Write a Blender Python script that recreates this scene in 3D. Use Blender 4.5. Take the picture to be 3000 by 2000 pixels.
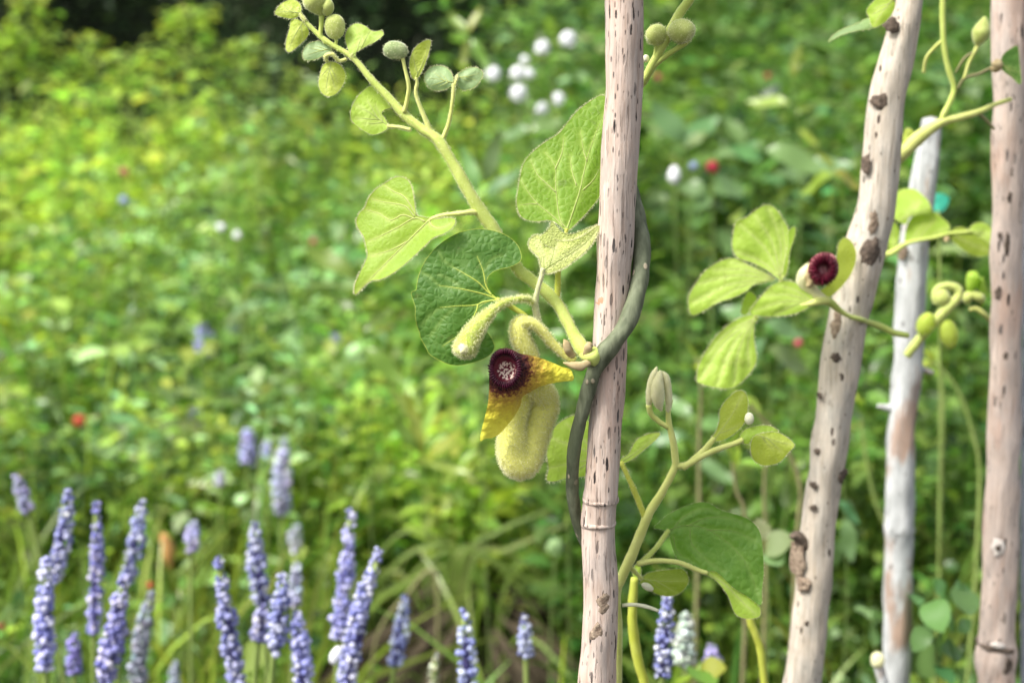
import bpy, math, random
import numpy as np
from mathutils import Vector, Matrix, noise
from mathutils.geometry import delaunay_2d_cdt

for o in list(bpy.data.objects):
    bpy.data.objects.remove(o, do_unlink=True)
random.seed(7)
RNG = np.random.default_rng(11)
SC = bpy.context.scene
COL = SC.collection

# ------------------------------------------------------------------ camera
CAM_H, PITCH, LENS = 0.75, math.radians(12.0), 52.0
cam = bpy.data.cameras.new('camera')
cam.lens = LENS
cam.sensor_width = 36.0
cam.clip_start = 0.02
cam.clip_end = 400.0
camo = bpy.data.objects.new('camera', cam)
COL.objects.link(camo)
camo.location = (0, 0, CAM_H)
camo.rotation_euler = (math.radians(90) - PITCH, 0, 0)
cam.dof.use_dof = True
cam.dof.focus_distance = 0.512
cam.dof.aperture_fstop = 10.5
SC.camera = camo

# ------------------------------------------------------------------ sky, sun, exposure
SUN_EL, SUN_AZ = math.radians(54), math.radians(-118)      # high, from the left and a little behind the camera
world = bpy.data.worlds.new('World')
SC.world = world
world.use_nodes = True
wn, wl = world.node_tree.nodes, world.node_tree.links
wn.clear()
sky = wn.new('ShaderNodeTexSky')
sky.sky_type = 'NISHITA'
sky.sun_disc = False
sky.sun_elevation = SUN_EL
sky.sun_rotation = SUN_AZ
sky.air_density = 1.0
sky.dust_density = 4.0
sky.ozone_density = 0.6
hs = wn.new('ShaderNodeHueSaturation')
hs.inputs['Saturation'].default_value = 0.35
bg = wn.new('ShaderNodeBackground')
bg.inputs['Strength'].default_value = 0.115
wo = wn.new('ShaderNodeOutputWorld')
wl.new(sky.outputs[0], hs.inputs['Color'])
wl.new(hs.outputs[0], bg.inputs['Color'])
wl.new(bg.outputs[0], wo.inputs['Surface'])

sun = bpy.data.lights.new('sun', 'SUN')
sun.energy = 2.4
sun.angle = math.radians(15)
sun.color = (1.0, 0.955, 0.88)
suno = bpy.data.objects.new('sun', sun)
COL.objects.link(suno)
sd = Vector((math.sin(SUN_AZ) * math.cos(SUN_EL), math.cos(SUN_AZ) * math.cos(SUN_EL), math.sin(SUN_EL)))
suno.rotation_euler = sd.to_track_quat('Z', 'Y').to_euler()
suno.location = (-3, 0, 4)

SC.view_settings.view_transform = 'Standard'
SC.view_settings.look = 'None'
SC.view_settings.gamma = 1.0
SC.view_settings.use_curve_mapping = False
SC.view_settings.exposure = 1.3
SC.cycles.use_denoising = True
SC.cycles.max_bounces = 8
SC.cycles.transparent_max_bounces = 8

# ------------------------------------------------------------------ picture to place
TH = 18.0 / LENS
CP, SP = math.cos(PITCH), math.sin(PITCH)

def W(u, v, Y):
    """point at world distance Y on the line of sight through (u, v) of the 3000 x 2000 photograph"""
    sx, sy = (u - 1500) / 1500 * TH, (1000 - v) / 1500 * TH
    dy = CP + SP * sy
    t = Y / dy
    return np.array((sx * t, Y, CAM_H + (CP * sy - SP) * t))

def PX(Y):
    return Y / CP * 2 * TH / 3000

def R(ox, oy, s):
    return lambda pts: [((ox + p[0] * s, oy + p[1] * s) + tuple(p[2:])) for p in pts]
R1, R2, R3, R4 = R(750, 0, .3189), R(1000, 400, .3827), R(1150, 750, .4464), R(1550, 1050, .5421)
R5, R6, R7, R8 = R(1900, 500, .4464), R(2350, 0, .3826), R(2300, 500, .4464), R(2200, 1200, .5102)
R9, R10, R11, R12 = R(0, 1300, .4464), R(600, 1300, .4464), R(0, 0, .4254), R(0, 667, .4254)
R13, R14, RD = R(1250, 0, .5527), R(1000, 1300, .4464), R(0, 0, 1.2755)

# ------------------------------------------------------------------ objects
def tag(o, label=None, cat=None, group=None, kind=None):
    if label: o['label'] = label
    if cat: o['category'] = cat
    if group: o['group'] = group
    if kind: o['kind'] = kind
    return o

def thing(name, label, cat, loc, group=None):
    o = bpy.data.objects.new(name, None)
    COL.objects.link(o)
    o.location = tuple(float(x) for x in loc)
    o.empty_display_size = 0.01
    tag(o, label, cat, group)
    o['org'] = [float(x) for x in loc]
    return o

def make_mesh(name, V, F, mat, attrs=None, smooth=True):
    me = bpy.data.meshes.new(name)
    V = np.asarray(V, dtype=np.float32).reshape(-1, 3)
    if isinstance(F, np.ndarray) and F.ndim == 2:
        nf, k = F.shape
        me.vertices.add(len(V)); me.vertices.foreach_set('co', V.ravel())
        me.loops.add(nf * k); me.loops.foreach_set('vertex_index', F.astype(np.int32).ravel())
        me.polygons.add(nf)
        me.polygons.foreach_set('loop_start', np.arange(0, nf * k, k, dtype=np.int32))
        me.update(calc_edges=True)
    else:
        me.from_pydata(V.tolist(), [], [tuple(int(i) for i in f) for f in F])
        me.update()
    if attrs:
        for k, a in attrs.items():
            a = np.asarray(a, dtype=np.float32)
            if a.ndim == 1:
                at = me.attributes.new(k, 'FLOAT', 'POINT'); at.data.foreach_set('value', a)
            elif a.shape[1] == 3:
                at = me.attributes.new(k, 'FLOAT_VECTOR', 'POINT'); at.data.foreach_set('vector', a.ravel())
            else:
                at = me.attributes.new(k, 'FLOAT_COLOR', 'POINT'); at.data.foreach_set('color', a.ravel())
    if smooth:
        me.shade_smooth()
    if mat: me.materials.append(mat)
    return me

def root_of(o):
    while o.parent: o = o.parent
    return o

def part(name, V, F, mat, parent, attrs=None, smooth=True, kind=None):
    """V in world space; becomes a child mesh of parent (a thing, or a part of one)"""
    V = np.asarray(V, dtype=np.float64).reshape(-1, 3)
    if parent is not None:
        V = V - np.array(root_of(parent)['org'])
    o = bpy.data.objects.new(name, make_mesh(name, V, F, mat, attrs, smooth))
    COL.objects.link(o)
    o.parent = parent
    if kind: o['kind'] = kind
    return o

def child(name, me, parent, loc=(0, 0, 0), rot=None, scale=None, kind=None):
    o = bpy.data.objects.new(name, me)
    COL.objects.link(o)
    o.parent = parent
    o.location = loc
    if rot is not None: o.rotation_euler = rot
    if scale is not None: o.scale = scale
    if kind: o['kind'] = kind
    return o

# ------------------------------------------------------------------ shapes
def catmull(P, n=8, closed=False):
    P = np.asarray(P, dtype=float)
    m = len(P)
    if m < 3 and not closed:
        t = np.linspace(0, 1, n + 1)[:, None]
        return P[0] * (1 - t) + P[1] * t
    out = []
    for i in range(m if closed else m - 1):
        if closed:
            p0, p1, p2, p3 = P[i - 1], P[i], P[(i + 1) % m], P[(i + 2) % m]
        else:
            p1, p2 = P[i], P[i + 1]
            p0 = P[i - 1] if i else 2 * p1 - p2
            p3 = P[i + 2] if i + 2 < m else 2 * p2 - p1
        for k in range(n):
            t = k / n
            out.append(.5 * ((2 * p1) + (p2 - p0) * t + (2 * p0 - 5 * p1 + 4 * p2 - p3) * t * t + (3 * p1 - p0 - 3 * p2 + p3) * t ** 3))
    if not closed: out.append(P[-1])
    return np.array(out)

def tube_v(C, rad, nr=10, wob=0.0, seed=0, cap=True, flat=1.0):
    """tube along world points C with radii rad"""
    C = np.asarray(C, float); n = len(C)
    T = np.gradient(C, axis=0)
    T /= np.linalg.norm(T, axis=1)[:, None] + 1e-12
    a = np.array((0, -1.0, 0)) if abs(T[0][1]) < .9 else np.array((1.0, 0, 0))
    N = np.cross(T[0], a); N /= np.linalg.norm(N)
    V, F = [], []
    ang = np.linspace(0, 2 * math.pi, nr, endpoint=False)
    arc = np.r_[0, np.cumsum(np.linalg.norm(np.diff(C, axis=0), axis=1))] / (np.mean(rad) * 2.2 + 1e-9)
    for i in range(n):
        N = N - T[i] * N.dot(T[i]); N /= np.linalg.norm(N) + 1e-12
        B = np.cross(T[i], N)
        for a_ in ang:
            r = rad[i]
            if wob:
                r *= 1 + wob * (noise.noise(Vector((math.cos(a_) * 1.3 + seed * 7.1, math.sin(a_) * 1.3, arc[i]))) + .35 * noise.noise(Vector((math.cos(a_) * 3.5, math.sin(a_) * 3.5 + seed, arc[i] * 1.3))))
            V.append(C[i] + (N * math.cos(a_) + B * math.sin(a_) * flat) * r)
    for i in range(n - 1):
        for j in range(nr):
            k = (j + 1) % nr
            F.append((i * nr + j, i * nr + k, (i + 1) * nr + k, (i + 1) * nr + j))
    if cap:
        V.append(C[0] - T[0] * rad[0] * .3); V.append(C[-1] + T[-1] * rad[-1] * .3)
        b, e = len(V) - 2, len(V) - 1
        for j in range(nr):
            k = (j + 1) % nr
            F.append((b, k, j)); F.append((e, (n - 1) * nr + j, (n - 1) * nr + k))
    return np.array(V), F

def stem_pts(path, Y, n=6):
    """path of (u, v, d, r) in photograph pixels -> world centres, radii; d is how far behind plane Y"""
    p = catmull([(q[0], q[1], q[2], q[3]) for q in path], n)
    px = PX(Y)
    C = np.array([W(a[0], a[1], Y + a[2] * px) for a in p])
    return C, np.maximum(p[:, 3], .3) * px

def stem(name, path, Y, mat, parent, n=6, nr=10, wob=.14, fuzz=None, flat=1.0):
    C, r = stem_pts(path, Y, n)
    arc = np.r_[0, np.cumsum(np.linalg.norm(np.diff(C, axis=0), axis=1))] / (np.mean(r) + 1e-9)
    r = r * (1 + .09 * np.array([noise.noise(Vector((q * .22, path[0][0] * .13, 2.0))) for q in arc]))
    V, F = tube_v(C, r, nr, wob, seed=len(path) + path[0][0], flat=flat)
    o = part(name, V, F, mat, parent)
    if fuzz:
        add_fuzz(o, V, F, *fuzz)
    return o

def tri(F):
    out = []
    for f in F:
        for k in range(1, len(f) - 1): out.append((f[0], f[k], f[k + 1]))
    return np.array(out)

def merge(lst):
    V, F, o = [], [], 0
    for v, f in lst:
        V.append(np.asarray(v)); F += [tuple(i + o for i in q) for q in f]; o += len(v)
    return np.concatenate(V), F

def add_fuzz(o, V, F, count, length, width=.00005, mat=None, both=False):
    """short soft hairs standing on the surface, one narrow triangle each"""
    T = tri(F)
    A, B, C = V[T[:, 0]], V[T[:, 1]], V[T[:, 2]]
    Nn = np.cross(B - A, C - A); ar = np.linalg.norm(Nn, axis=1)
    Nn = Nn / (ar[:, None] + 1e-18)
    cen = V.mean(axis=0)
    idx = RNG.choice(len(T), count, p=ar / ar.sum())
    r1, r2 = RNG.random(count), RNG.random(count)
    s = r1 + r2 > 1; r1[s] = 1 - r1[s]; r2[s] = 1 - r2[s]
    P = A[idx] + (B - A)[idx] * r1[:, None] + (C - A)[idx] * r2[:, None]
    n = Nn[idx]
    if both: n = n * RNG.choice((-1, 1), count)[:, None]
    d = n + RNG.normal(0, .38, (count, 3)); d /= np.linalg.norm(d, axis=1)[:, None]
    hair_mesh(o, P, d, length * RNG.uniform(.5, 1.25, count), width, mat)

def hair_mesh(o, P, d, L, width, mat=None):
    n = len(P)
    side = np.cross(d, RNG.normal(0, 1, (n, 3))); side /= np.linalg.norm(side, axis=1)[:, None] + 1e-12
    bend = RNG.normal(0, .25, (n, 3))
    V = np.empty((n, 4, 3))
    V[:, 0] = P - side * width / 2 - d * .00005
    V[:, 1] = P + side * width / 2 - d * .00005
    V[:, 2] = P + d * L[:, None] * .55 + side * width * .35
    V[:, 3] = P + (d + bend * .6) * L[:, None]
    b = np.arange(n)[:, None] * 4
    F = np.concatenate([b + np.array([[0, 1, 2]]), b + np.array([[0, 2, 3]])])
    part('fuzz', V.reshape(-1, 3), F, mat or M['fuzz'], o, smooth=False, kind='stuff')

def seg_dist(P, A, B):
    ab = B - A; t = np.clip(((P - A) @ ab) / (ab @ ab + 1e-12), 0, 1)
    return np.linalg.norm(P - (A + t[:, None] * ab), axis=1), t

def surface(outline, spacing):
    """2-D triangulation of a closed outline in photograph pixels"""
    o = catmull(outline, 8, closed=True)
    # even spacing
    d = np.r_[0, np.cumsum(np.linalg.norm(np.diff(np.vstack([o, o[:1]]), axis=0), axis=1))]
    m = max(16, int(d[-1] / spacing))
    s = np.linspace(0, d[-1], m, endpoint=False)
    oo = np.vstack([o, o[:1]])
    ring = np.c_[np.interp(s, d, oo[:, 0]), np.interp(s, d, oo[:, 1])]
    lo, hi = ring.min(0), ring.max(0)
    gx = np.arange(lo[0], hi[0], spacing); gy = np.arange(lo[1], hi[1], spacing * .87)
    G = np.array([(x + (j % 2) * spacing / 2, y) for j, y in enumerate(gy) for x in gx])
    # inside test
    a, b = ring, np.roll(ring, -1, axis=0)
    ins = np.zeros(len(G), bool)
    for p, q in zip(a, b):
        c = ((p[1] > G[:, 1]) != (q[1] > G[:, 1]))
        xx = (q[0] - p[0]) * (G[:, 1] - p[1]) / (q[1] - p[1] + 1e-12) + p[0]
        ins ^= c & (G[:, 0] < xx)
    near = np.full(len(G), 1e9)
    for p, q in zip(a, b):
        near = np.minimum(near, seg_dist(G, p, q)[0])
    G = G[ins & (near > spacing * .5)]
    P = np.vstack([ring, G])
    res = delaunay_2d_cdt([Vector(p) for p in P], [], [list(range(len(ring)))], 1, 1e-5)
    P2 = np.array([(p.x, p.y) for p in res[0]])
    F = [tuple(f) for f in res[2]]
    return P2, F, ring

def rand_noise(P, scale, seed):
    return np.array([noise.noise(Vector((p[0] * scale + seed * 3.7, p[1] * scale - seed * 1.9, seed))) for p in P])

def leaf(parent, outline, base, tip, Y, mat, d0=0, sky=.28, fold=(.3, .3), tilt=0, curl=0, cup=0, wave=4, veins=(), ntube=99, vw=3.0,
         pucker=0, spacing=7, petiole=None, pr=6, pmat=None, vmat=None, fuzz=0, rim=True, seed=1, name='leaf', raised=False,
         label=None, hair=.0011, vfall=7.0):
    """a leaf blade from its outline in photograph pixels, folded along the midrib and given real depth"""
    px = PX(Y)
    P, F, ring = surface(outline, spacing)
    base, tip = np.array(base, float), np.array(tip, float)
    ax = tip - base; L = np.linalg.norm(ax); ax /= L
    VS = []
    for v in veins:
        c = catmull(np.array(v, float), 6)
        VS.append(c)
    def vdist(Q):
        vd = np.full(len(Q), 1e9)
        for c in VS:
            for p, q in zip(c[:-1], c[1:]):
                vd = np.minimum(vd, seg_dist(Q, p, q)[0])
        return vd
    def depth(Q):
        Q = np.asarray(Q, float)
        rel = Q - base
        s = rel @ ax
        t = ax[0] * rel[:, 1] - ax[1] * rel[:, 0]
        d = d0 - sky * rel[:, 1] + tilt * s + curl * s * s / L + np.where(t < 0, fold[0], fold[1]) * (np.sqrt(t * t + 25) - 5) + cup * t * t / L
        d = d + wave * rand_noise(Q, 3.2 / L, seed)
        if pucker and VS:
            d = d - pucker * (1 - np.exp(-(vdist(Q) / 9.0) ** 2)) + pucker * .45 * rand_noise(Q, .085, seed + 5)
        return d
    D = depth(P)
    V = np.array([W(p[0], p[1], Y + dd * px) for p, dd in zip(P, D)])
    vd = vdist(P) if VS else np.full(len(P), 99.)
    o = part(name, V, F, mat, parent, {'vd': np.exp(-(vd / vfall) ** 2)})
    if label: o['label'] = label
    if VS:
        items = []
        for c in VS[:ntube]:
            dd = depth(c)
            C = np.array([W(p[0], p[1], Y + (q - .5) * px) for p, q in zip(c, dd)])
            r = np.linspace(vw, vw * .15, len(c)) * .5 * px
            items.append(tube_v(C, r, 6, 0))
        vv, ff = merge(items)
        part('veins', vv, ff, vmat or M['vein'], o)
    if rim:
        dd = depth(ring)
        C = np.array([W(p[0], p[1], Y + q * px) for p, q in zip(np.vstack([ring, ring[:1]]), np.r_[dd, dd[:1]])])
        vv, ff = tube_v(C, np.full(len(C), .6 * px), 5, 0, cap=False)
        part('margin', vv, ff, vmat or M['vein'], o)
    if petiole:
        stem('petiole', [(p[0], p[1], p[2] if len(p) > 2 else d0, p[3] if len(p) > 3 else pr) for p in petiole], Y, pmat or M['stem_light'], o,
             fuzz=(500, hair * .8) if fuzz else None)
    if fuzz:
        # margin hairs
        m = len(ring)
        fuzz = int(fuzz * 1.3)
        k = RNG.integers(0, m, fuzz)
        f = RNG.random(fuzz)[:, None]
        nx = np.roll(ring, -1, axis=0)
        Q = ring[k] * (1 - f) + nx[k] * f
        tg = nx[k] - ring[k]; tg /= np.linalg.norm(tg, axis=1)[:, None] + 1e-9
        cc = ring.mean(0)
        nn = np.c_[tg[:, 1], -tg[:, 0]]
        area = np.sum(ring[:, 0] * np.roll(ring[:, 1], -1) - np.roll(ring[:, 0], -1) * ring[:, 1])
        if area < 0: nn = -nn
        dd = depth(Q)
        Pw = np.array([W(p[0], p[1], Y + q * px) for p, q in zip(Q, dd)])
        dr = np.c_[nn[:, 0], RNG.normal(0, .5, fuzz), -nn[:, 1]] + RNG.normal(0, .3, (fuzz, 3))
        dr /= np.linalg.norm(dr, axis=1)[:, None]
        T = tri(F)
        A, B, Cc = V[T[:, 0]], V[T[:, 1]], V[T[:, 2]]
        g = fuzz // 2
        idx = RNG.integers(0, len(T), g)
        Ps = (A + B + Cc)[idx] / 3 + (B - A)[idx] * RNG.uniform(-.3, .3, (g, 1)) + (Cc - A)[idx] * RNG.uniform(-.3, .3, (g, 1))
        ns = np.cross(B - A, Cc - A)[idx]; ns /= np.linalg.norm(ns, axis=1)[:, None] + 1e-12
        ns = np.where(ns[:, 1:2] > 0, -ns, ns) + RNG.normal(0, .5, (g, 3)); ns /= np.linalg.norm(ns, axis=1)[:, None]
        hair_mesh(o, np.vstack([Pw, Ps]), np.vstack([dr, ns]), np.r_[hair * RNG.uniform(.4, 1.2, fuzz), hair * .45 * RNG.uniform(.4, 1.2, g)], .000045)
    return o

def bud(name, path, Y, mat, parent, nr=14, n=6, wob=.13, fuzz=None, flat=1.0, sub=None):
    """a rounded solid: a tube whose radius swells and closes"""
    C, r = stem_pts(path, Y, n)
    V, F = tube_v(C, r, nr, wob, seed=path[0][0], flat=flat)
    o = part(name, V, F, mat, parent)
    if fuzz: add_fuzz(o, V, F, *fuzz)
    return o

def oval(cx, cy, rx, ry, d=0, ang=0, k=9):
    """path of an ellipsoid: long half-axis ry along ang (0 = down), half-width rx"""
    out = []
    for i in range(k):
        a = math.pi * i / (k - 1)
        s = -math.cos(a) * ry
        out.append((cx + math.sin(ang) * s, cy + math.cos(ang) * s, d, max(.6, math.sin(a) * rx)))
    return out
# ------------------------------------------------------------------ materials
M = {}
class NT:
    def __init__(s, name):
        s.m = bpy.data.materials.new(name); s.m.use_nodes = True
        s.t = s.m.node_tree; s.t.nodes.clear()
        s.out = s.n('ShaderNodeOutputMaterial')
    def n(s, ty, **kw):
        x = s.t.nodes.new(ty)
        for k, v in kw.items():
            if k.startswith('i_'):
                x.inputs[k[2:].replace('_', ' ')].default_value = v
            else: setattr(x, k, v)
        return x
    def l(s, a, b): s.t.links.new(a, b)
    def ramp(s, fac, stops, interp='LINEAR'):
        r = s.n('ShaderNodeValToRGB'); r.color_ramp.interpolation = interp
        e = r.color_ramp.elements
        while len(e) < len(stops): e.new(.5)
        for q, (p, c) in zip(e, stops):
            q.position = p; q.color = c if len(c) == 4 else (*c, 1)
        s.l(fac, r.inputs['Fac']); return r.outputs['Color']
    def mix(s, fac, a, b, mode='MIX'):
        m = s.n('ShaderNodeMix'); m.data_type = 'RGBA'; m.blend_type = mode
        for sock, v in ((m.inputs[0], fac), (m.inputs[6], a), (m.inputs[7], b)):
            if hasattr(v, 'is_linked'): s.l(v, sock)
            else: sock.default_value = (*v, 1) if isinstance(v, tuple) and len(v) == 3 else v
        return m.outputs[2]
    def math(s, op, a, b=0.0, c=0.0):
        m = s.n('ShaderNodeMath', operation=op)
        for i, v in enumerate((a, b, c)):
            if hasattr(v, 'is_linked'): s.l(v, m.inputs[i])
            else: m.inputs[i].default_value = v
        return m.outputs[0]
    def coord(s, scale=(1, 1, 1)):
        t = s.n('ShaderNodeTexCoord'); mp = s.n('ShaderNodeMapping'); mp.inputs['Scale'].default_value = scale
        s.l(t.outputs['Object'], mp.inputs['Vector']); return mp.outputs[0]
    def noise(s, vec, scale, detail=3, rough=.55):
        x = s.n('ShaderNodeTexNoise'); x.inputs['Scale'].default_value = scale; x.inputs['Detail'].default_value = detail
        x.inputs['Roughness'].default_value = rough; s.l(vec, x.inputs['Vector']); return x.outputs['Fac']
    def attr(s, name):
        a = s.n('ShaderNodeAttribute'); a.attribute_name = name; return a
    def bump(s, h, strength=.4, dist=.0004, normal=None):
        b = s.n('ShaderNodeBump'); b.inputs['Strength'].default_value = strength; b.inputs['Distance'].default_value = dist
        s.l(h, b.inputs['Height'])
        if normal: s.l(normal, b.inputs['Normal'])
        return b.outputs[0]
    def finish(s, col, rough=.5, trans=0.0, tcol=None, bump=None, sheen=0.0, spec=.35, sss=0.0):
        p = s.n('ShaderNodeBsdfPrincipled')
        def put(sock, v):
            if hasattr(v, 'is_linked'): s.l(v, sock)
            else: sock.default_value = (*v, 1) if isinstance(v, tuple) and len(v) == 3 else v
        put(p.inputs['Base Color'], col); put(p.inputs['Roughness'], rough)
        p.inputs['Specular IOR Level'].default_value = spec
        if sheen:
            p.inputs['Sheen Weight'].default_value = sheen; p.inputs['Sheen Roughness'].default_value = .45
        if sss:
            p.inputs['Subsurface Weight'].default_value = sss; p.inputs['Subsurface Radius'].default_value = (.6, 1, .3); p.inputs['Subsurface Scale'].default_value = .002
        if bump: s.l(bump, p.inputs['Normal'])
        if trans:
            t = s.n('ShaderNodeBsdfTranslucent'); put(t.inputs['Color'], tcol if tcol is not None else col)
            if bump: s.l(bump, t.inputs['Normal'])
            mx = s.n('ShaderNodeMixShader'); mx.inputs[0].default_value = trans
            s.l(p.outputs[0], mx.inputs[1]); s.l(t.outputs[0], mx.inputs[2]); s.l(mx.outputs[0], s.out.inputs[0])
        else: s.l(p.outputs[0], s.out.inputs[0])
        return s.m

def leaf_mat(name, c1, c2, vein, tcol, trans=.4, rough=.5, cell=420, fine=.35, bstr=.5, sheen=.15, blotch=None, nscale=70):
    s = NT(name); co = s.coord()
    n = s.noise(co, nscale, 4)
    c = s.mix(s.ramp(n, [(.3, (0, 0, 0)), (.7, (1, 1, 1))]), c1, c2)
    warp = s.n('ShaderNodeVectorMath', operation='ADD'); nz = s.n('ShaderNodeTexNoise'); nz.inputs['Scale'].default_value = cell * .6
    s.l(co, nz.inputs['Vector'])
    sc = s.n('ShaderNodeVectorMath', operation='SCALE'); sc.inputs['Scale'].default_value = .0018
    s.l(nz.outputs['Color'], sc.inputs[0]); s.l(co, warp.inputs[0]); s.l(sc.outputs[0], warp.inputs[1])
    v = s.n('ShaderNodeTexVoronoi', feature='DISTANCE_TO_EDGE'); v.inputs['Scale'].default_value = cell; s.l(warp.outputs[0], v.inputs['Vector'])
    edge = s.ramp(v.outputs['Distance'], [(0, (1, 1, 1)), (.12, (0, 0, 0))])
    c = s.mix(s.math('MULTIPLY', edge, fine), c, vein)
    if blotch:
        bn = s.noise(co, 160, 3)
        c = s.mix(s.ramp(bn, [(.62, (0, 0, 0)), (.72, (.55, .55, .55))]), c, blotch)
    c = s.mix(s.math('MULTIPLY', s.attr('vd').outputs['Fac'], .75), c, vein)
    h = s.math('ADD', s.ramp(v.outputs['Distance'], [(0, (0, 0, 0)), (.35, (1, 1, 1))]), s.math('MULTIPLY', n, .6))
    tc = s.mix(.0, tcol, tcol)
    tc = s.mix(s.math('MULTIPLY', s.attr('vd').outputs['Fac'], .5), tc, tuple(min(1, x * 1.35) for x in tcol))
    M[name] = s.finish(c, rough, trans, tc, s.bump(h, bstr, .00035), sheen)

leaf_mat('leaf_glow', (0.319, 0.512, 0.047), (0.378, 0.573, 0.065), (0.592, 0.708, 0.195), (0.592, 0.78, 0.059), .58, .5, 500, .15, .3, .1)
leaf_mat('leaf_mid', (0.171, 0.317, 0.03), (0.232, 0.39, 0.043), (0.439, 0.586, 0.134), (0.366, 0.683, 0.024), .5, .5, 420, .35, .45, .08, blotch=(.05, .06, .012))
leaf_mat('leaf_dark', (.055, .14, .018), (.09, .19, .03), (.17, .27, .06), (.11, .34, .02), .28, .55, 420, .2, .6, .0, blotch=(.11, .10, .03))
leaf_mat('leaf_deep', (.085, .20, .022), (.15, .28, .04), (.2, .32, .07), (.2, .46, .03), .36, .52, 300, .25, .7, .0, nscale=140)
leaf_mat('leaf_felt', (0.464, 0.537, 0.146), (0.549, 0.61, 0.207), (0.61, 0.634, 0.305), (0.61, 0.732, 0.122), .35, .75, 900, .3, .8, .4)
leaf_mat('leaf_young', (0.378, 0.488, 0.059), (0.473, 0.561, 0.083), (0.544, 0.61, 0.171), (0.651, 0.78, 0.059), .42, .55, 700, .2, .4, .2)
leaf_mat('leaf_lime', (0.319, 0.488, 0.053), (0.403, 0.561, 0.077), (0.521, 0.634, 0.183), (0.544, 0.78, 0.059), .45, .5, 500, .2, .35, .1, blotch=(.24, .26, .06))
leaf_mat('leaf_bluish', (0.244, 0.378, 0.159), (0.305, 0.439, 0.195), (0.403, 0.512, 0.268), (0.342, 0.537, 0.146), .38, .5, 500, .2, .3, .2)
leaf_mat('leaf_olive', (0.207, 0.293, 0.024), (0.268, 0.354, 0.037), (0.366, 0.439, 0.098), (0.342, 0.488, 0.024), .4, .5, 500, .2, .3, .05)

def plain(name, c1, c2, rough=.6, scale=200, trans=0, bstr=.3, sheen=.0, stretch=(1, 1, 1), spec=.3, dist=.0003, sss=0):
    s = NT(name); co = s.coord(stretch)
    n = s.noise(co, scale, 4)
    c = s.mix(s.ramp(n, [(.3, (0, 0, 0)), (.7, (1, 1, 1))]), c1, c2)
    M[name] = s.finish(c, rough, trans, None, s.bump(n, bstr, dist), sheen, spec, sss)
plain('vein', (.52, .60, .2), (.6, .66, .26), .6, trans=.5)
plain('vein_yellow', (.36, .44, .06), (.44, .5, .1), .5)
plain('vein_dark', (.16, .26, .05), (.2, .3, .06), .6)
plain('vein_pink', (.66, .66, .26), (.62, .68, .26), .6, trans=.5)
plain('stem_light', (.48, .52, .13), (.58, .61, .20), .6, 150, sheen=.2)
plain('stem_green', (.38, .48, .09), (.50, .57, .15), .6, 150, sheen=.2)
plain('stem_yellow', (.40, .44, .05), (.46, .5, .09), .5, 150)
plain('stem_felt', (.4, .43, .2), (.5, .5, .28), .8, 600, sheen=.7)
plain('stem_blur', (.17, .25, .055), (.24, .3, .09), .6, 40)
plain('stem_tan', (.17, .17, .07), (.23, .21, .1), .7, 60)
plain('bract', (.34, .25, .12), (.48, .40, .22), .7, 500)
plain('felt', (.62, .62, .13), (.70, .69, .20), .85, 900, bstr=.9, sheen=.4, dist=.0003)
plain('felt_green', (.36, .46, .06), (.48, .54, .12), .8, 500, bstr=.7, sheen=.4)
plain('felt_pale', (.66, .65, .34), (.74, .72, .44), .8, 500, bstr=.6, sheen=.5, trans=.15)
plain('bud_green', (.34, .41, .09), (.45, .50, .15), .6, 400, sheen=.4, bstr=.5)
plain('bud_blue', (.2, .27, .1), (.28, .34, .16), .7, 400, sheen=.5, bstr=.5)
plain('fuzz', (.82, .82, .5), (.88, .88, .6), .7, 10, trans=.5)
plain('pale_bud', (.6, .6, .4), (.66, .66, .48), .6, 200)
plain('teal', (.03, .3, .2), (.05, .35, .24), .4, 60)
plain('white_petal', (.84, .86, .88), (.88, .89, .9), .7, 400, trans=.2)
plain('red_petal', (.34, .02, .04), (.4, .03, .06), .6, 200, trans=.2)
plain('scarlet_petal', (.5, .08, .04), (.55, .11, .06), .6, 200, trans=.2)
plain('pink_petal', (.45, .06, .09), (.5, .1, .14), .6, 200, trans=.2)
plain('orange_petal', (.48, .24, .08), (.52, .32, .12), .6, 200, trans=.2)
plain('blue_petal', (.3, .36, .62), (.4, .46, .7), .6, 200, trans=.2)
plain('dry_grass', (.026, .02, .011), (.065, .05, .028), .9, 60)  # dead straw, darkened so the mound carries the shade of its hollow
plain('soil', (.02, .017, .010), (.04, .034, .018), .95, 30, dist=.01)
plain('hedge_core_shade', (.008, .013, .006), (.014, .02, .009), .9, 6)  # near-black, paints the shade inside the hedge
plain('knot', (.05, .038, .03), (.16, .12, .09), .9, 500, bstr=1, dist=.001)
plain('knot_brown', (.12, .08, .055), (.38, .30, .22), .9, 500, bstr=1, dist=.001)
plain('cut_wood', (.62, .56, .5), (.68, .62, .56), .8, 200)

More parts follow.
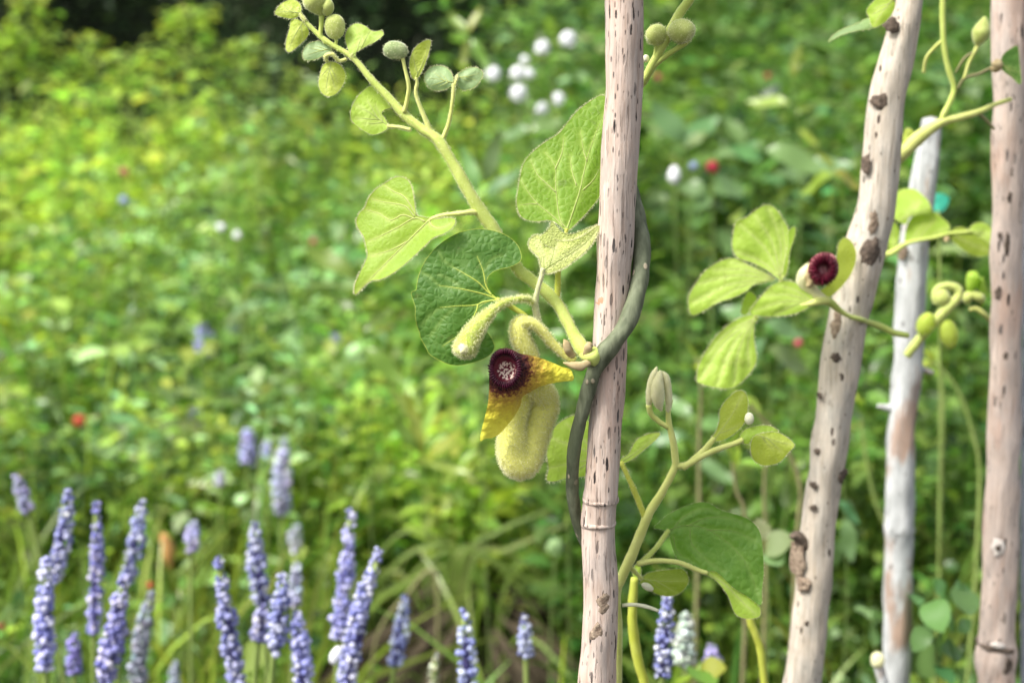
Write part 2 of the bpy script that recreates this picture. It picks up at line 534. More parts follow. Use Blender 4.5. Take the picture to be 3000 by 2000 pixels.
# vine bark
s = NT('vine_bark'); co = s.coord((1, 1, .25)); n = s.noise(co, 420, 5); big = s.noise(s.coord(), 60, 3)
c = s.mix(s.ramp(n, [(.35, (0, 0, 0)), (.68, (1, 1, 1))]), (.075, .088, .052), (.19, .21, .135))
c = s.mix(s.ramp(big, [(.45, (0, 0, 0)), (.7, (.6, .6, .6))]), c, (.12, .145, .08))
v = s.n('ShaderNodeTexVoronoi'); v.inputs['Scale'].default_value = 260; s.l(s.coord((1, 1, .7)), v.inputs['Vector'])
sp = s.math('MULTIPLY', s.ramp(v.outputs['Distance'], [(.16, (1, 1, 1)), (.24, (0, 0, 0))]), s.ramp(s.math('FRACT', s.math('MULTIPLY', v.outputs['Color'], 7.3)), [(.72, (0, 0, 0)), (.76, (1, 1, 1))]))
c = s.mix(sp, c, (.42, .36, .25))
M['vine_bark'] = s.finish(c, .7, bump=s.bump(s.math('ADD', n, sp), .6, .0005), spec=.25)

# cane and stake woods
def wood(name, a, b, grey, fleck, fl=(.0, 1.0), pink=None, fscale=300, famt=.35, stretch=.16, patch=None, bscale=120):
    s = NT(name)
    st = s.coord((1, 1, .07)); co = s.coord()
    n1 = s.noise(st, 700, 4, .6); n2 = s.noise(co, 28, 4)
    c = s.mix(s.ramp(n1, [(.32, (0, 0, 0)), (.68, (1, 1, 1))]), a, b)
    c = s.mix(s.math('MULTIPLY', s.ramp(n2, [(.5, (0, 0, 0)), (.72, (1, 1, 1))]), .55), c, grey)
    if pink: c = s.mix(s.math('MULTIPLY', s.ramp(s.noise(s.coord((1, 1, .35)), 55, 4), [(.52, (0, 0, 0)), (.62, (1, 1, 1))]), .6), c, pink)
    if patch: c = s.mix(s.ramp(s.noise(s.coord((1, 1, .3)), 48, 5, .6), [(.54, (0, 0, 0)), (.62, (.75, .75, .75))]), c, patch)
    # dark flecks lying along the grain
    v = s.n('ShaderNodeTexVoronoi'); v.inputs['Scale'].default_value = fscale; s.l(s.coord((1, 1, stretch)), v.inputs['Vector'])
    sel = s.ramp(s.math('FRACT', s.math('MULTIPLY', v.outputs['Color'], 11.7)), [(1 - famt, (0, 0, 0)), (1 - famt + .02, (1, 1, 1))])
    wob = s.math('ADD', v.outputs['Distance'], s.math('MULTIPLY', s.noise(s.coord((1, 1, .4)), 1500, 3), .22))
    f1 = s.math('MULTIPLY', s.ramp(wob, [(.31, (1, 1, 1)), (.37, (0, 0, 0))]), sel)
    den = s.ramp(s.noise(s.coord((1, 1, .4)), 75, 3), [(.34, (.1, .1, .1)), (.50, (1, 1, 1))])
    v2 = s.n('ShaderNodeTexVoronoi'); v2.inputs['Scale'].default_value = fscale * 1.9; s.l(s.coord((1, 1, stretch * 1.15)), v2.inputs['Vector'])
    sel2 = s.ramp(s.math('FRACT', s.math('MULTIPLY', v2.outputs['Color'], 9.1)), [(1 - famt * .6, (0, 0, 0)), (1 - famt * .6 + .02, (1, 1, 1))])
    w2 = s.math('ADD', v2.outputs['Distance'], s.math('MULTIPLY', s.noise(s.coord((1, 1, .4)), 2200, 3), .25))
    f2 = s.math('MULTIPLY', s.ramp(w2, [(.30, (.85, .85, .85)), (.38, (0, 0, 0))]), sel2)
    f1 = s.math('MULTIPLY', s.math('MAXIMUM', f1, f2), den)
    c = s.mix(f1, c, fleck)
    # grime specks
    g = s.ramp(s.noise(s.coord((1, 1, .45)), 900, 5, .7), [(.64, (0, 0, 0)), (.70, (.75, .75, .75))])
    c = s.mix(s.math('MULTIPLY', g, s.ramp(s.noise(co, bscale, 3), [(.45, (0, 0, 0)), (.7, (1, 1, 1))])), c, tuple(x * 2.2 for x in fleck))
    m1 = s.noise(s.coord((1, 1, .3)), 170, 6, .7)
    c = s.mix(s.math('MULTIPLY', s.ramp(m1, [(.44, (0, 0, 0)), (.62, (1, 1, 1))]), .42), c, tuple(x * .62 for x in grey))
    m2 = s.noise(s.coord((1, 1, .12)), 330, 6, .75)
    c = s.mix(s.math('MULTIPLY', s.ramp(m2, [(.56, (0, 0, 0)), (.66, (1, 1, 1))]), .5), c, tuple(min(.8, x * 1.3) for x in b))
    cr = s.ramp(s.noise(s.coord((1, 1, .035)), 1100, 4, .6), [(.34, (1, 1, 1)), (.40, (0, 0, 0))])
    c = s.mix(s.math('MULTIPLY', cr, .5), c, tuple(x * .4 for x in a))
    h = s.math('SUBTRACT', s.math('MULTIPLY', s.math('ADD', n1, s.math('MULTIPLY', m1, 1.4)), .6), s.math('ADD', f1, s.math('MULTIPLY', cr, .6)))
    M[name] = s.finish(c, .72, bump=s.bump(h, .75, .0006), spec=.2)
wood('cane', (.42, .305, .24), (.60, .50, .43), (.48, .43, .40), (.03, .024, .022), pink=(.56, .38, .30), fscale=470, famt=.85, stretch=.2, patch=None)
wood('stake', (.42, .35, .27), (.60, .535, .45), (.47, .46, .42), (.055, .035, .025), fscale=300, famt=.34, stretch=.4)
wood('stake_white', (.42, .43, .425), (.55, .57, .565), (.40, .42, .42), (.12, .10, .09), fscale=260, famt=.16, stretch=.5, patch=(.34, .19, .11))
wood('stake_pink', (.47, .365, .30), (.61, .51, .44), (.53, .47, .44), (.04, .03, .026), fscale=330, famt=.45, stretch=.22, pink=(.5, .33, .25))
wood('stake_grey', (.07, .08, .1), (.16, .17, .2), (.12, .13, .15), (.02, .02, .02), fscale=300)

# meadow leaves: colour stored per leaf
def leafy(name, rough=.45, trans=.35, spec=.4, gain=1.0, tmul=(1.3, 1.5, .7)):
    s = NT(name); a = s.attr('col').outputs['Color']
    t = s.mix(1.0, a, tmul, 'MULTIPLY')
    M[name] = s.finish(a, rough, trans, t, spec=spec)
leafy('herb', .33, .45, .55, tmul=(1.35, 1.4, .8))
leafy('hedge_leaf', .5, .2, .3)
leafy('petals', .6, .2, .3, tmul=(1.0, 1.0, 1.0))

# lilac florets: each floret its own shade
s = NT('floret'); oi = s.n('ShaderNodeObjectInfo')
c = s.ramp(oi.outputs['Random'], [(0, (.19, .21, .52)), (.3, (.37, .40, .73)), (.7, (.54, .57, .82)), (1, (.78, .80, .88))])
c = s.mix(1.0, c, oi.outputs['Color'], 'MULTIPLY')
M['floret'] = s.finish(c, .55, .25, c, spec=.3)

# flower face
s = NT('limb')
rad = s.attr('rad').outputs['Fac']; loc = s.attr('loc').outputs['Vector']; co = s.coord()
nz = s.noise(co, 900, 5, .65); nb = s.noise(co, 300, 3)
r2 = s.math('ADD', rad, s.math('MULTIPLY', s.math('SUBTRACT', nz, .5), .34))
c = s.ramp(r2, [(0, (.03, .002, .008)), (.27, (.028, .003, .01)), (.33, (.10, .02, .015)), (.39, (.42, .26, .04)), (.54, (.60, .47, .045)), (.70, (.76, .70, .06)), (1, (.82, .80, .09))])
vv = s.n('ShaderNodeTexVoronoi', feature='DISTANCE_TO_EDGE'); vv.inputs['Scale'].default_value = 700; s.l(co, vv.inputs['Vector'])
ret = s.math('MULTIPLY', s.ramp(vv.outputs['Distance'], [(0, (1, 1, 1)), (.1, (0, 0, 0))]), s.ramp(rad, [(.3, (1, 1, 1)), (.62, (.1, .1, .1))]))
c = s.mix(s.math('MULTIPLY', ret, .45), c, (.22, .07, .02))
# throat: crimson with a pale spotted patch
dv = s.n('ShaderNodeVectorMath', operation='DISTANCE'); s.l(loc, dv.inputs[0]); dv.inputs[1].default_value = (.12, .14, 0)
inner = s.ramp(s.math('ADD', rad, s.math('MULTIPLY', nb, .02)), [(.16, (1, 1, 1)), (.185, (0, 0, 0))])
c = s.mix(inner, c, (.13, .004, .022))
sc3 = s.n('ShaderNodeVectorMath', operation='SCALE'); sc3.inputs['Scale'].default_value = 1.0; s.l(loc, sc3.inputs[0])
bn = s.n('ShaderNodeTexNoise'); bn.inputs['Scale'].default_value = 5.0; bn.inputs['Detail'].default_value = 1.5; s.l(loc, bn.inputs['Vector'])
pale = s.math('MULTIPLY', s.ramp(dv.outputs['Value'], [(.60, (1, 1, 1)), (.70, (0, 0, 0))]), s.ramp(bn.outputs['Fac'], [(.48, (1, 1, 1)), (.52, (0, 0, 0))]))
c = s.mix(pale, c, (.78, .64, .54))
M['limb'] = s.finish(c, .55, .12, c, s.bump(s.math('ADD', nz, s.math('MULTIPLY', vv.outputs['Distance'], 2.0)), .4, .0004), .1)
plain('rim_purple', (.022, .002, .009), (.085, .010, .03), .32, 500, bstr=.9, spec=.4)
plain('rim_crimson', (.045, .002, .008), (.15, .007, .028), .55, 500, bstr=.9, spec=.3)
plain('throat_pink', (.12, .005, .02), (.55, .25, .25), .6, 900, bstr=.6)
# ------------------------------------------------------------------ ground
def ground_z(x, y):
    return .03 * noise.noise(Vector((x * .7, y * .7, 0))) - .01
n = 70
xs = np.concatenate([np.linspace(-150, -4, 12), np.linspace(-3.6, 3.6, 60), np.linspace(4, 150, 12)])
ys = np.concatenate([np.linspace(-20, -.2, 8), np.linspace(0, 8, 70), np.linspace(9, 200, 14)])
V = [(x, y, ground_z(x, y)) for y in ys for x in xs]
nx = len(xs)
F = [(j * nx + i, j * nx + i + 1, (j + 1) * nx + i + 1, (j + 1) * nx + i) for j in range(len(ys) - 1) for i in range(nx - 1)]
g = bpy.data.objects.new('ground', make_mesh('ground', V, F, M['soil']))
COL.objects.link(g); g['kind'] = 'structure'

# ------------------------------------------------------------------ leaf masses
LT = np.array([(0, 0, 0), (.33, .42, .10), (.33, 0, .0), (.33, -.42, .10), (.68, .36, .05), (.68, 0, -.05), (.68, -.36, .05), (1, 0, -.14)])
LF = np.array([(0, 2, 1), (0, 3, 2), (1, 2, 5), (1, 5, 4), (2, 3, 6), (2, 6, 5), (4, 5, 7), (5, 6, 7)])

def unit(a): return a / (np.linalg.norm(a, axis=1)[:, None] + 1e-12)

def leaves(pos, dirv, L, Wd, col, up=None, droop=1.0):
    n = len(pos)
    dirv = unit(dirv)
    up = np.tile((0, 0, 1.0), (n, 1)) if up is None else up
    up = up + RNG.normal(0, .25, (n, 3))
    side = unit(np.cross(up, dirv)); nr = np.cross(dirv, side)
    V = pos[:, None, :] + dirv[:, None, :] * (LT[None, :, 0, None] * L[:, None, None]) + side[:, None, :] * (LT[None, :, 1, None] * Wd[:, None, None]) \
        + nr[:, None, :] * (LT[None, :, 2, None] * L[:, None, None] * droop)
    F = (np.arange(n)[:, None, None] * 8 + LF[None]).reshape(-1, 3)
    C = np.repeat(np.c_[col, np.ones(n)], 8, axis=0)
    return V.reshape(-1, 3), F, C

def blades(base, top, bend, w, col, k=5):
    """grass: strips that rise from base, lean over to top"""
    n = len(base)
    t = np.linspace(0, 1, k + 1)
    mid = base * .45 + top * .55 + bend
    P = ((1 - t) ** 2)[None, :, None] * base[:, None] + (2 * t * (1 - t))[None, :, None] * mid[:, None] + (t ** 2)[None, :, None] * top[:, None]
    tg = unit((top - base)); side = unit(np.cross(tg, RNG.normal(0, 1, (n, 3))))
    ww = (w[:, None] * (1 - t ** 2)[None, :] * .5 + .0003)
    A = P + side[:, None] * ww[:, :, None]; B = P - side[:, None] * ww[:, :, None]
    V = np.stack([A, B], axis=2).reshape(n, -1, 3)
    f = []
    for i in range(k): f += [(2 * i, 2 * i + 1, 2 * i + 3), (2 * i, 2 * i + 3, 2 * i + 2)]
    F = (np.arange(n)[:, None, None] * (2 * k + 2) + np.array(f)[None]).reshape(-1, 3)
    C = np.repeat(np.c_[col, np.ones(n)], 2 * k + 2, axis=0)
    return V.reshape(-1, 3), F, C

class Mass:
    def __init__(s): s.V, s.F, s.C, s.n = [], [], [], 0
    def add(s, vfc):
        v, f, c = vfc
        s.V.append(v); s.F.append(f + s.n); s.C.append(c); s.n += len(v)
    def build(s, name, mat, parent=None, kind=None):
        o = bpy.data.objects.new(name, make_mesh(name, np.concatenate(s.V), np.concatenate(s.F), mat, {'col': np.concatenate(s.C)}))
        COL.objects.link(o)
        if parent: o.parent = parent
        if kind: o['kind'] = kind
        return o

def shade(base, n, var=.25, warm=.15):
    b = np.array(base)[None] * np.exp(RNG.normal(0, var, (n, 1)))
    return np.clip(b * (1 + RNG.normal(0, warm, (n, 3)) * np.array([1, .35, .6])), .003, .9)

G_YEL, G_MID, G_BLUE, G_DARK = (.30, .42, .07), (.18, .31, .055), (.29, .44, .20), (.05, .115, .022)

def herb(mass, x, y, h, n, size, palette, spread=.07, low=.25, z0=0.0):
    """one leafy herb: leaves in loose whorls up a leaning stem"""
    lean = RNG.normal(0, .12, 2)
    t = low + (1 - low) * RNG.random(n) ** .75
    ang = RNG.random(n) * 6.283
    rr = spread * (1.05 - .55 * t) * RNG.uniform(.1, 1, n)
    pos = np.c_[x + lean[0] * h * t + np.cos(ang) * rr, y + lean[1] * h * t + np.sin(ang) * rr, z0 + h * t]
    d = np.c_[np.cos(ang), np.sin(ang), RNG.normal(.25, .4, n)]
    L = size * RNG.uniform(.55, 1.25, n) * (1.15 - .45 * t)
    col = shade(palette, n)
    mass.add(leaves(pos, d, L, L * RNG.uniform(.42, .75, n), col))
    b = np.array([[x, y, z0]]); tp = np.array([[x + lean[0] * h, y + lean[1] * h, z0 + h]])
    mass.add(blades(b, tp, np.zeros((1, 3)), np.array([.004]), shade(palette, 1, .1)))

# the flowery meadow on the left, running back to the hedge
mass = Mass()
def meadow_top(x, y):
    t = min(1.0, max(0.0, (y - 1.7) / 1.7))
    return .31 + .33 * t + .10 * noise.noise(Vector((x * 2.3, y * 1.6, 3))) + .05 * noise.noise(Vector((x * 7, y * 5, 8)))
for i in range(2500):
    y = 1.65 + 1.95 * RNG.random() ** .85
    hw = .38 * y + .3
    x = RNG.uniform(-hw, hw * .6)
    if x > -.05 and y < 2.3: continue
    h = max(.16, meadow_top(x, y) * RNG.uniform(.62, 1.06) * (1.0 if x < .25 else .8))
    q = noise.noise(Vector((x * 1.4 + 5, y * 1.1, 1)))
    pal = G_YEL if q + RNG.normal(0, .3) > -.08 else (G_MID, G_BLUE, G_MID, G_BLUE, G_DARK)[RNG.integers(0, 5)]
    big = RNG.random() < .18
    herb(mass, x, y, h, int(RNG.uniform(14, 24) if big else RNG.uniform(26, 46)), RNG.uniform(.045, .075) if big else RNG.uniform(.022, .046), tuple(np.array(pal) * math.exp(RNG.normal(0, .28) + .55 * noise.noise(Vector((x * 4, y * 2.5, 6))))), spread=RNG.uniform(.05, .10))
N = 420
y = 1.7 + 1.6 * RNG.random(N); x = RNG.uniform(-1, .35, N) * (.38 * y + .2)
hh = np.array([meadow_top(p, q) for p, q in zip(x, y)]) * RNG.uniform(.75, 1.15, N)
bs = np.c_[x, y, np.zeros(N)]
mass.add(blades(bs, bs + np.c_[RNG.normal(0, .09, N), RNG.normal(0, .06, N), hh], np.c_[np.zeros((N, 2)), hh * .2], RNG.uniform(.004, .012, N), shade((.22, .34, .07), N, .25)))
o = mass.build('meadow_herbs', M['herb']); tag(o, 'mass of blurred yellow-green meadow herbs filling the background', 'meadow herbs', kind='stuff')

# grass and low leaves nearer the camera
mass = Mass()
N = 5200
y = 1.15 + 2.0 * RNG.random(N) ** 1.1
x = RNG.uniform(-1, 1, N) * (.40 * y + .2)
b = np.c_[x, y, np.zeros(N)]
keep = ~((np.abs(x + .045) < .15) & (y < 1.66)) | (RNG.random(N) < .05)
h = RNG.uniform(.10, .30, N) * np.where(x > .1, 1.05, .9)
tp = b + np.c_[RNG.normal(0, .10, N), RNG.normal(0, .10, N), h]
bend = np.c_[np.zeros((N, 2)), h * .35]
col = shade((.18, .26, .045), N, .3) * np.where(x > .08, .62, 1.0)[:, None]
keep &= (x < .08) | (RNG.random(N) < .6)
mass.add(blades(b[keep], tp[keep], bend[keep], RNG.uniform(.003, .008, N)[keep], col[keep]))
o = mass.build('meadow_grass', M['herb']); tag(o, 'tangle of soft green grass blades between the lilac spikes', 'grass', kind='stuff')

mass = Mass()
for i in range(420):
    y = RNG.uniform(1.25, 2.3); x = RNG.uniform(-1, 1) * (.4 * y + .12)
    if abs(x + .045) < .17 and y < 1.68: continue
    herb(mass, x, y, RNG.uniform(.08, .24), int(RNG.uniform(12, 26)), RNG.uniform(.02, .045), (G_MID, G_BLUE, G_YEL, G_DARK)[RNG.integers(0, 4)], spread=.06, low=.1)
o = mass.build('ground_cover', M['herb']); tag(o, 'low broad-leaved ground cover on the shaded soil', 'ground cover', kind='stuff')

# leafy thicket behind the stakes on the right
mass = Mass()
G_THICK, G_THICK_BLUE = (.14, .25, .045), (.19, .31, .12)
for i in range(900):
    y = RNG.uniform(2.2, 4.3)
    x = RNG.uniform(.0, .44 * y + .3)
    h = RNG.uniform(.25, .75) + (.25 if y > 3 else 0)
    pal = (G_THICK, G_DARK, G_THICK_BLUE, G_THICK, G_DARK)[RNG.integers(0, 5)]
    herb(mass, x, y, h, int(RNG.uniform(30, 55)), RNG.uniform(.035, .075), pal, spread=RNG.uniform(.06, .13), low=.1)
for i in range(260):
    y = RNG.uniform(3.8, 4.9)
    x = RNG.uniform(.2, .44 * y + .3)
    herb(mass, x, y, RNG.uniform(.8, 1.3), 90, RNG.uniform(.02, .04), G_DARK if RNG.random() < .6 else G_THICK, spread=.16, low=.15)
for i in range(330):
    y = RNG.uniform(1.45, 2.3); x = RNG.uniform(.06, .42 * y + .1)
    herb(mass, x, y, RNG.uniform(.18, .46), int(RNG.uniform(24, 44)), RNG.uniform(.02, .05), (G_THICK, G_DARK, G_THICK)[RNG.integers(0, 3)], spread=RNG.uniform(.05, .1), low=.05)
o = mass.build('thicket_foliage', M['herb']); tag(o, 'dense mid-green leafy thicket behind the wooden stakes', 'thicket', kind='stuff')

# dark hedge closing the view
hedge = thing('hedge', 'hedge with its shade put into dark leaf colour, closing off the far end of the meadow', 'hedge', (0, 6.2, 0))
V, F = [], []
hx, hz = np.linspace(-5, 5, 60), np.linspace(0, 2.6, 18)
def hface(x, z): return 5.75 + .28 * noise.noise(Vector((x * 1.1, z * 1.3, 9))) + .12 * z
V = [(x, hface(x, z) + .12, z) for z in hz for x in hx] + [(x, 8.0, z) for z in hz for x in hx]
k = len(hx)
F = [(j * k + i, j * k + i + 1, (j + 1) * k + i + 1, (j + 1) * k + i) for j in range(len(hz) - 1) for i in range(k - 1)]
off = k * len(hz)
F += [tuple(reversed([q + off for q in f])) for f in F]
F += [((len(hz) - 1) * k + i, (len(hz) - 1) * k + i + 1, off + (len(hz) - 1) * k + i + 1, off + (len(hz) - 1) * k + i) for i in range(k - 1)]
part('shade_core', V, F, M['hedge_core_shade'], hedge)  # solid dark core standing in for shade between the leaves
mass = Mass()
N = 42000
x = RNG.uniform(-3.2, 3.2, N); z = RNG.uniform(.05, 2.0, N)
yy = np.array([hface(a, b) for a, b in zip(x, z)]) + RNG.uniform(-.16, .1, N)
pos = np.c_[x, yy, z] - np.array(hedge['org'])
d = np.c_[RNG.normal(0, 1, N), RNG.normal(-.7, .6, N), RNG.normal(.1, .6, N)]
L = RNG.uniform(.02, .05, N)
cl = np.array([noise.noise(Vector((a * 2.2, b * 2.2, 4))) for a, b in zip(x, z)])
col = shade((.032, .062, .02), N, .35) * np.exp(cl[:, None] * .9)  # hedge shade put into the dark leaf colour
mass.add(leaves(pos, d, L, L * .55, col))
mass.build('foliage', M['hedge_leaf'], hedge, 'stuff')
plain('bark_patch', (.40, .22, .13), (.50, .31, .20), .8, 500)
# ------------------------------------------------------------------ stakes
def stake(name, label, cat, pts, Y, mat, top=.5, lean=0.0, n=10, nr=26, wob=.06, bottom=True, seed=1):
    """pts: (u, v, r) along the visible length; carried on down into the ground and up above the frame"""
    px = PX(Y)
    P = [np.r_[W(u, v, Y + lean * (1000 - v) / 1000), r * px] for u, v, r in pts]
    if top:
        d = (P[0] - P[2]) if len(P) > 2 else P[0] - P[1]
        d = d[:3] / np.linalg.norm(d[:3]); p0 = P[0]
        for q in (.015, .04, .09, .18, .3, .42, top): P.insert(0, np.r_[p0[:3] + d * q, p0[3] * (1 - .06 * q)])
    d = P[-1][:3] - P[-4][:3]; d /= np.linalg.norm(d)
    st_ = .012
    while P[-1][2] > -.05:
        P.append(np.r_[P[-1][:3] + d * st_, P[-1][3] * 1.005]); st_ = min(.08, st_ * 1.6)
    c = catmull(P, n)
    t = thing(name, label, cat, (c[-1][0], c[-1][1], 0))
    V, F = tube_v(c[:, :3], c[:, 3], nr, wob, seed)
    part('shaft', V, F, mat, t)
    return t, Y

def ring(t, u, v, r, Y, minor, mat, tiltz=0.0, name='node_ring', ry=1.0):
    px = PX(Y); c = W(u, v, Y)
    V, F = [], []
    A, B = 40, 8
    for i in range(A):
        a = 2 * math.pi * i / A
        w = 1 + .12 * noise.noise(Vector((math.cos(a) * 2, math.sin(a) * 2, u)))
        for j in range(B):
            b = 2 * math.pi * j / B
            rr = r + minor * w * math.cos(b) * .8
            V.append(c + np.array((math.cos(a) * rr * px, math.sin(a) * rr * px, (math.sin(b) * minor * w * ry + tiltz * math.cos(a) * r + 1.5 * math.sin(3 * a)) * px)))
    for i in range(A):
        for j in range(B):
            F.append((i * B + j, ((i + 1) % A) * B + j, ((i + 1) % A) * B + (j + 1) % B, i * B + (j + 1) % B))
    part(name, V, F, mat, t)

def knot(t, u, v, rx, rz, Y, r, mat, name='knot', proud=.3, ang=0.0, seed=1, hole=False, off=0):
    """an uneven scar on the front of a stake of radius r (pixels); off = sideways from its axis"""
    px = PX(Y)
    back = -math.sqrt(max(0, r * r - off * off)) + 2
    c = W(u, v, Y + back * px)
    V, F = [], []
    A, B = 22, 6
    for i in range(B + 1):
        q = i / B
        for j in range(A):
            a = 2 * math.pi * j / A
            k = q * (1 + .4 * noise.noise(Vector((math.cos(a) * 1.8, math.sin(a) * 1.8, seed * 3.1))) + .3 * noise.noise(Vector((math.cos(a) * 4.5, math.sin(a) * 4.5, seed * 1.7))))
            X, Z = math.cos(a) * rx * k, math.sin(a) * rz * k
            X, Z = X * math.cos(ang) - Z * math.sin(ang), X * math.sin(ang) + Z * math.cos(ang)
            hgt = proud * .4 * rx * ((1 - q ** 2.2) if not hole else (math.sin(min(1, q * 1.05) * math.pi) * 1.0 + .25 * (1 - q)))
            hgt *= 1 + .5 * noise.noise(Vector((X * .12, Z * .12, seed)))
            xo = off + X
            curve = math.sqrt(max(1, r * r - min(abs(xo), r * .98) ** 2)) - math.sqrt(max(1, r * r - off * off))
            V.append(c + np.array((X * px, (-hgt - curve + (2.5 if q > .99 else 0)) * px, Z * px)))
    for i in range(B):
        for j in range(A):
            F.append((i * A + j, i * A + (j + 1) % A, (i + 1) * A + (j + 1) % A, (i + 1) * A + j))
    part(name, V, F, mat, t)

Y1 = .50
cane, _ = stake('bamboo_cane', 'pinkish speckled bamboo cane with the dark vine twisting round it', 'cane',
    [(1829, -20, 53), (1829, 140, 53), (1828, 276, 53), (1819, 400, 53), (1803, 706, 52), (1788, 1000, 50), (1780, 1158, 50), (1769, 1320, 49), (1763, 1420, 51), (1760, 1455, 54),
     (1757, 1478, 51), (1753, 1530, 51), (1753, 1546, 49), (1753, 1620, 50), (1761, 1730, 54), (1757, 1850, 53), (1750, 1990, 58)], Y1, M['cane'], wob=.09)
ring(cane, 1760, 1462, 51, Y1, 5, M['cane'], ry=1.4)
ring(cane, 1754, 1530, 48, Y1, 6, M['cane'], ry=1.2)
knot(cane, 1778, 1765, 28, 42, Y1, 54, M['knot_brown'], 'bud_scar', .15, ang=-.25, seed=3, hole=True, off=20)
knot(cane, 1748, 1850, 18, 34, Y1, 54, M['knot_brown'], 'bud_scar', .15, ang=-.3, seed=5, hole=True, off=-12)

knot(cane, 1772, 892, 20, 22, Y1, 50, M['bark_patch'], 'bark_patch', .06, seed=8, off=-22)
knot(cane, 1792, 905, 16, 9, Y1, 50, M['bark_patch'], 'bark_patch', .06, ang=.5, seed=9, off=0)

Y2 = .66
lean_stake, _ = stake('wooden_stake', 'pale leaning wooden stake with dark knots behind the crimson flower', 'stake',
    [(2668, -20, 38), (2640, 120, 44), (2600, 306, 51), (2572, 574, 54), (2530, 750, 58), (2481, 946, 58), (2444, 1200, 54), (2398, 1557, 50), (2380, 1750, 54), (2353, 1990, 56)], Y2, M['stake'], wob=.16)
knot(lean_stake, 2548, 748, 32, 52, Y2, 60, M['knot'], proud=.65, ang=-.35, seed=1, off=8)
knot(lean_stake, 2567, 640, 20, 40, Y2, 56, M['knot_brown'], proud=.25, ang=-.2, seed=2, off=10)
knot(lean_stake, 2582, 298, 24, 24, Y2, 50, M['knot'], proud=.3, seed=4, off=-14, hole=True)
knot(lean_stake, 2612, 75, 22, 20, Y2, 44, M['knot'], proud=.3, seed=6, off=-12)
knot(lean_stake, 2450, 950, 14, 36, Y2, 58, M['knot_brown'], proud=.2, ang=-.1, seed=7, off=-28)
knot(lean_stake, 2450, 1048, 14, 14, Y2, 56, M['knot'], proud=.35, seed=8, off=-10, hole=True)
knot(lean_stake, 2470, 1392, 18, 24, Y2, 52, M['knot'], proud=.6, seed=9, off=45)
knot(lean_stake, 2336, 1640, 20, 62, Y2, 52, M['knot_brown'], 'branch_scar', proud=.5, ang=.05, seed=10, off=-42)
knot(lean_stake, 2357, 1712, 20, 24, Y2, 52, M['knot_brown'], 'knot', proud=.7, seed=11, off=-22, hole=True)
stem('broken_twig', [(2370, 1600, -20, 18), (2335, 1570, -30, 15), (2316, 1572, -34, 9)], Y2, M['knot'], lean_stake, wob=.4)
for (u, v, a, b, of) in ((2385, 1422, 10, 13, -22), (2428, 1430, 9, 16, 22), (2384, 1490, 13, 10, -16), (2395, 1323, 7, 11, -30), (2455, 1290, 8, 11, 10), (2441, 1217, 9, 12, 0), (2446, 1250, 7, 14, 5), (2402, 1160, 7, 11, -34), (2365, 1825, 8, 9, 5), (2362, 1955, 8, 16, 10), (2540, 480, 12, 30, -28)):
    knot(lean_stake, u, v, a, b, Y2, 53, M['knot'], 'scar', .15, seed=u * .37, off=of)

Y3 = .82
white_stake, _ = stake('wooden_stake', 'thin chalky white stake with rusty patches between two thicker stakes', 'stake',
    [(2730, 350, 25), (2722, 420, 30), (2708, 520, 37), (2680, 701, 41), (2667, 902, 42), (2660, 1080, 42), (2646, 1196, 41), (2637, 1350, 42), (2636, 1506, 43), (2634, 1545, 45), (2632, 1600, 42), (2628, 1863, 43), (2627, 1990, 40)], Y3, M['stake_white'], top=0, wob=.16, seed=4)
stem('side_twig', [(2612, 1195, 0, 12), (2590, 1192, -4, 9), (2572, 1188, -6, 6)], Y3, M['stake_white'], white_stake)
stem('side_twig', [(2690, 1075, 0, 12), (2712, 1085, -4, 9), (2735, 1092, -6, 5)], Y3, M['stake_white'], white_stake)
ring(white_stake, 2635, 1548, 43, Y3, 4, M['stake_white'])
knot(white_stake, 2645, 740, 16, 20, Y3, 42, M['knot_brown'], proud=.3, seed=2, off=-10)

Y4 = .72
right_stake, _ = stake('wooden_stake', 'pink-brown weathered stake with a cut knot near its foot, cropped by the frame edge', 'stake',
    [(2953, -20, 46), (2957, 300, 46), (2953, 500, 45), (2948, 800, 45), (2943, 1150, 45), (2940, 1300, 48), (2935, 1500, 51), (2925, 1750, 51), (2917, 1860, 53), (2918, 1920, 62), (2920, 1990, 57)], Y4, M['stake_pink'], wob=.16, seed=6)
knot(right_stake, 2926, 1605, 18, 30, Y4, 51, M['cut_wood'], proud=.3, seed=3, off=-10, hole=True)
knot(right_stake, 2926, 1606, 8, 10, Y4, 56, M['knot'], proud=.4, seed=4, off=-10)
knot(right_stake, 2955, 1950, 26, 34, Y4, 60, M['knot'], proud=.5, seed=5, off=30, hole=True)
knot(right_stake, 2925, 1891, 26, 9, Y4, 63, M['cut_wood'], 'cut_face', proud=.4, ang=-.15, seed=6, off=5)
ring(right_stake, 2918, 1885, 52, Y4, 12, M['knot'], tiltz=-.12, ry=.8)
for (u, v, a, b) in ((2952, 720, 8, 34), (2930, 690, 6, 10), (2950, 1043, 9, 12), (2925, 860, 8, 20), (2912, 1760, 6, 18), (2962, 580, 9, 16), (2970, 500, 8, 20)):
    knot(right_stake, u, v, a, b, Y4, 47, M['knot'], 'scar', .12, seed=v * .31, off=u - 2950)

grey_post, _ = stake('grey_post', 'dark blue-grey post only just showing along the right frame edge', 'post',
    [(3032, -20, 40), (3033, 400, 40), (3035, 800, 40), (3032, 1200, 40), (3030, 1600, 40), (3030, 1990, 40)], .86, M['stake_grey'], wob=.05, seed=9)
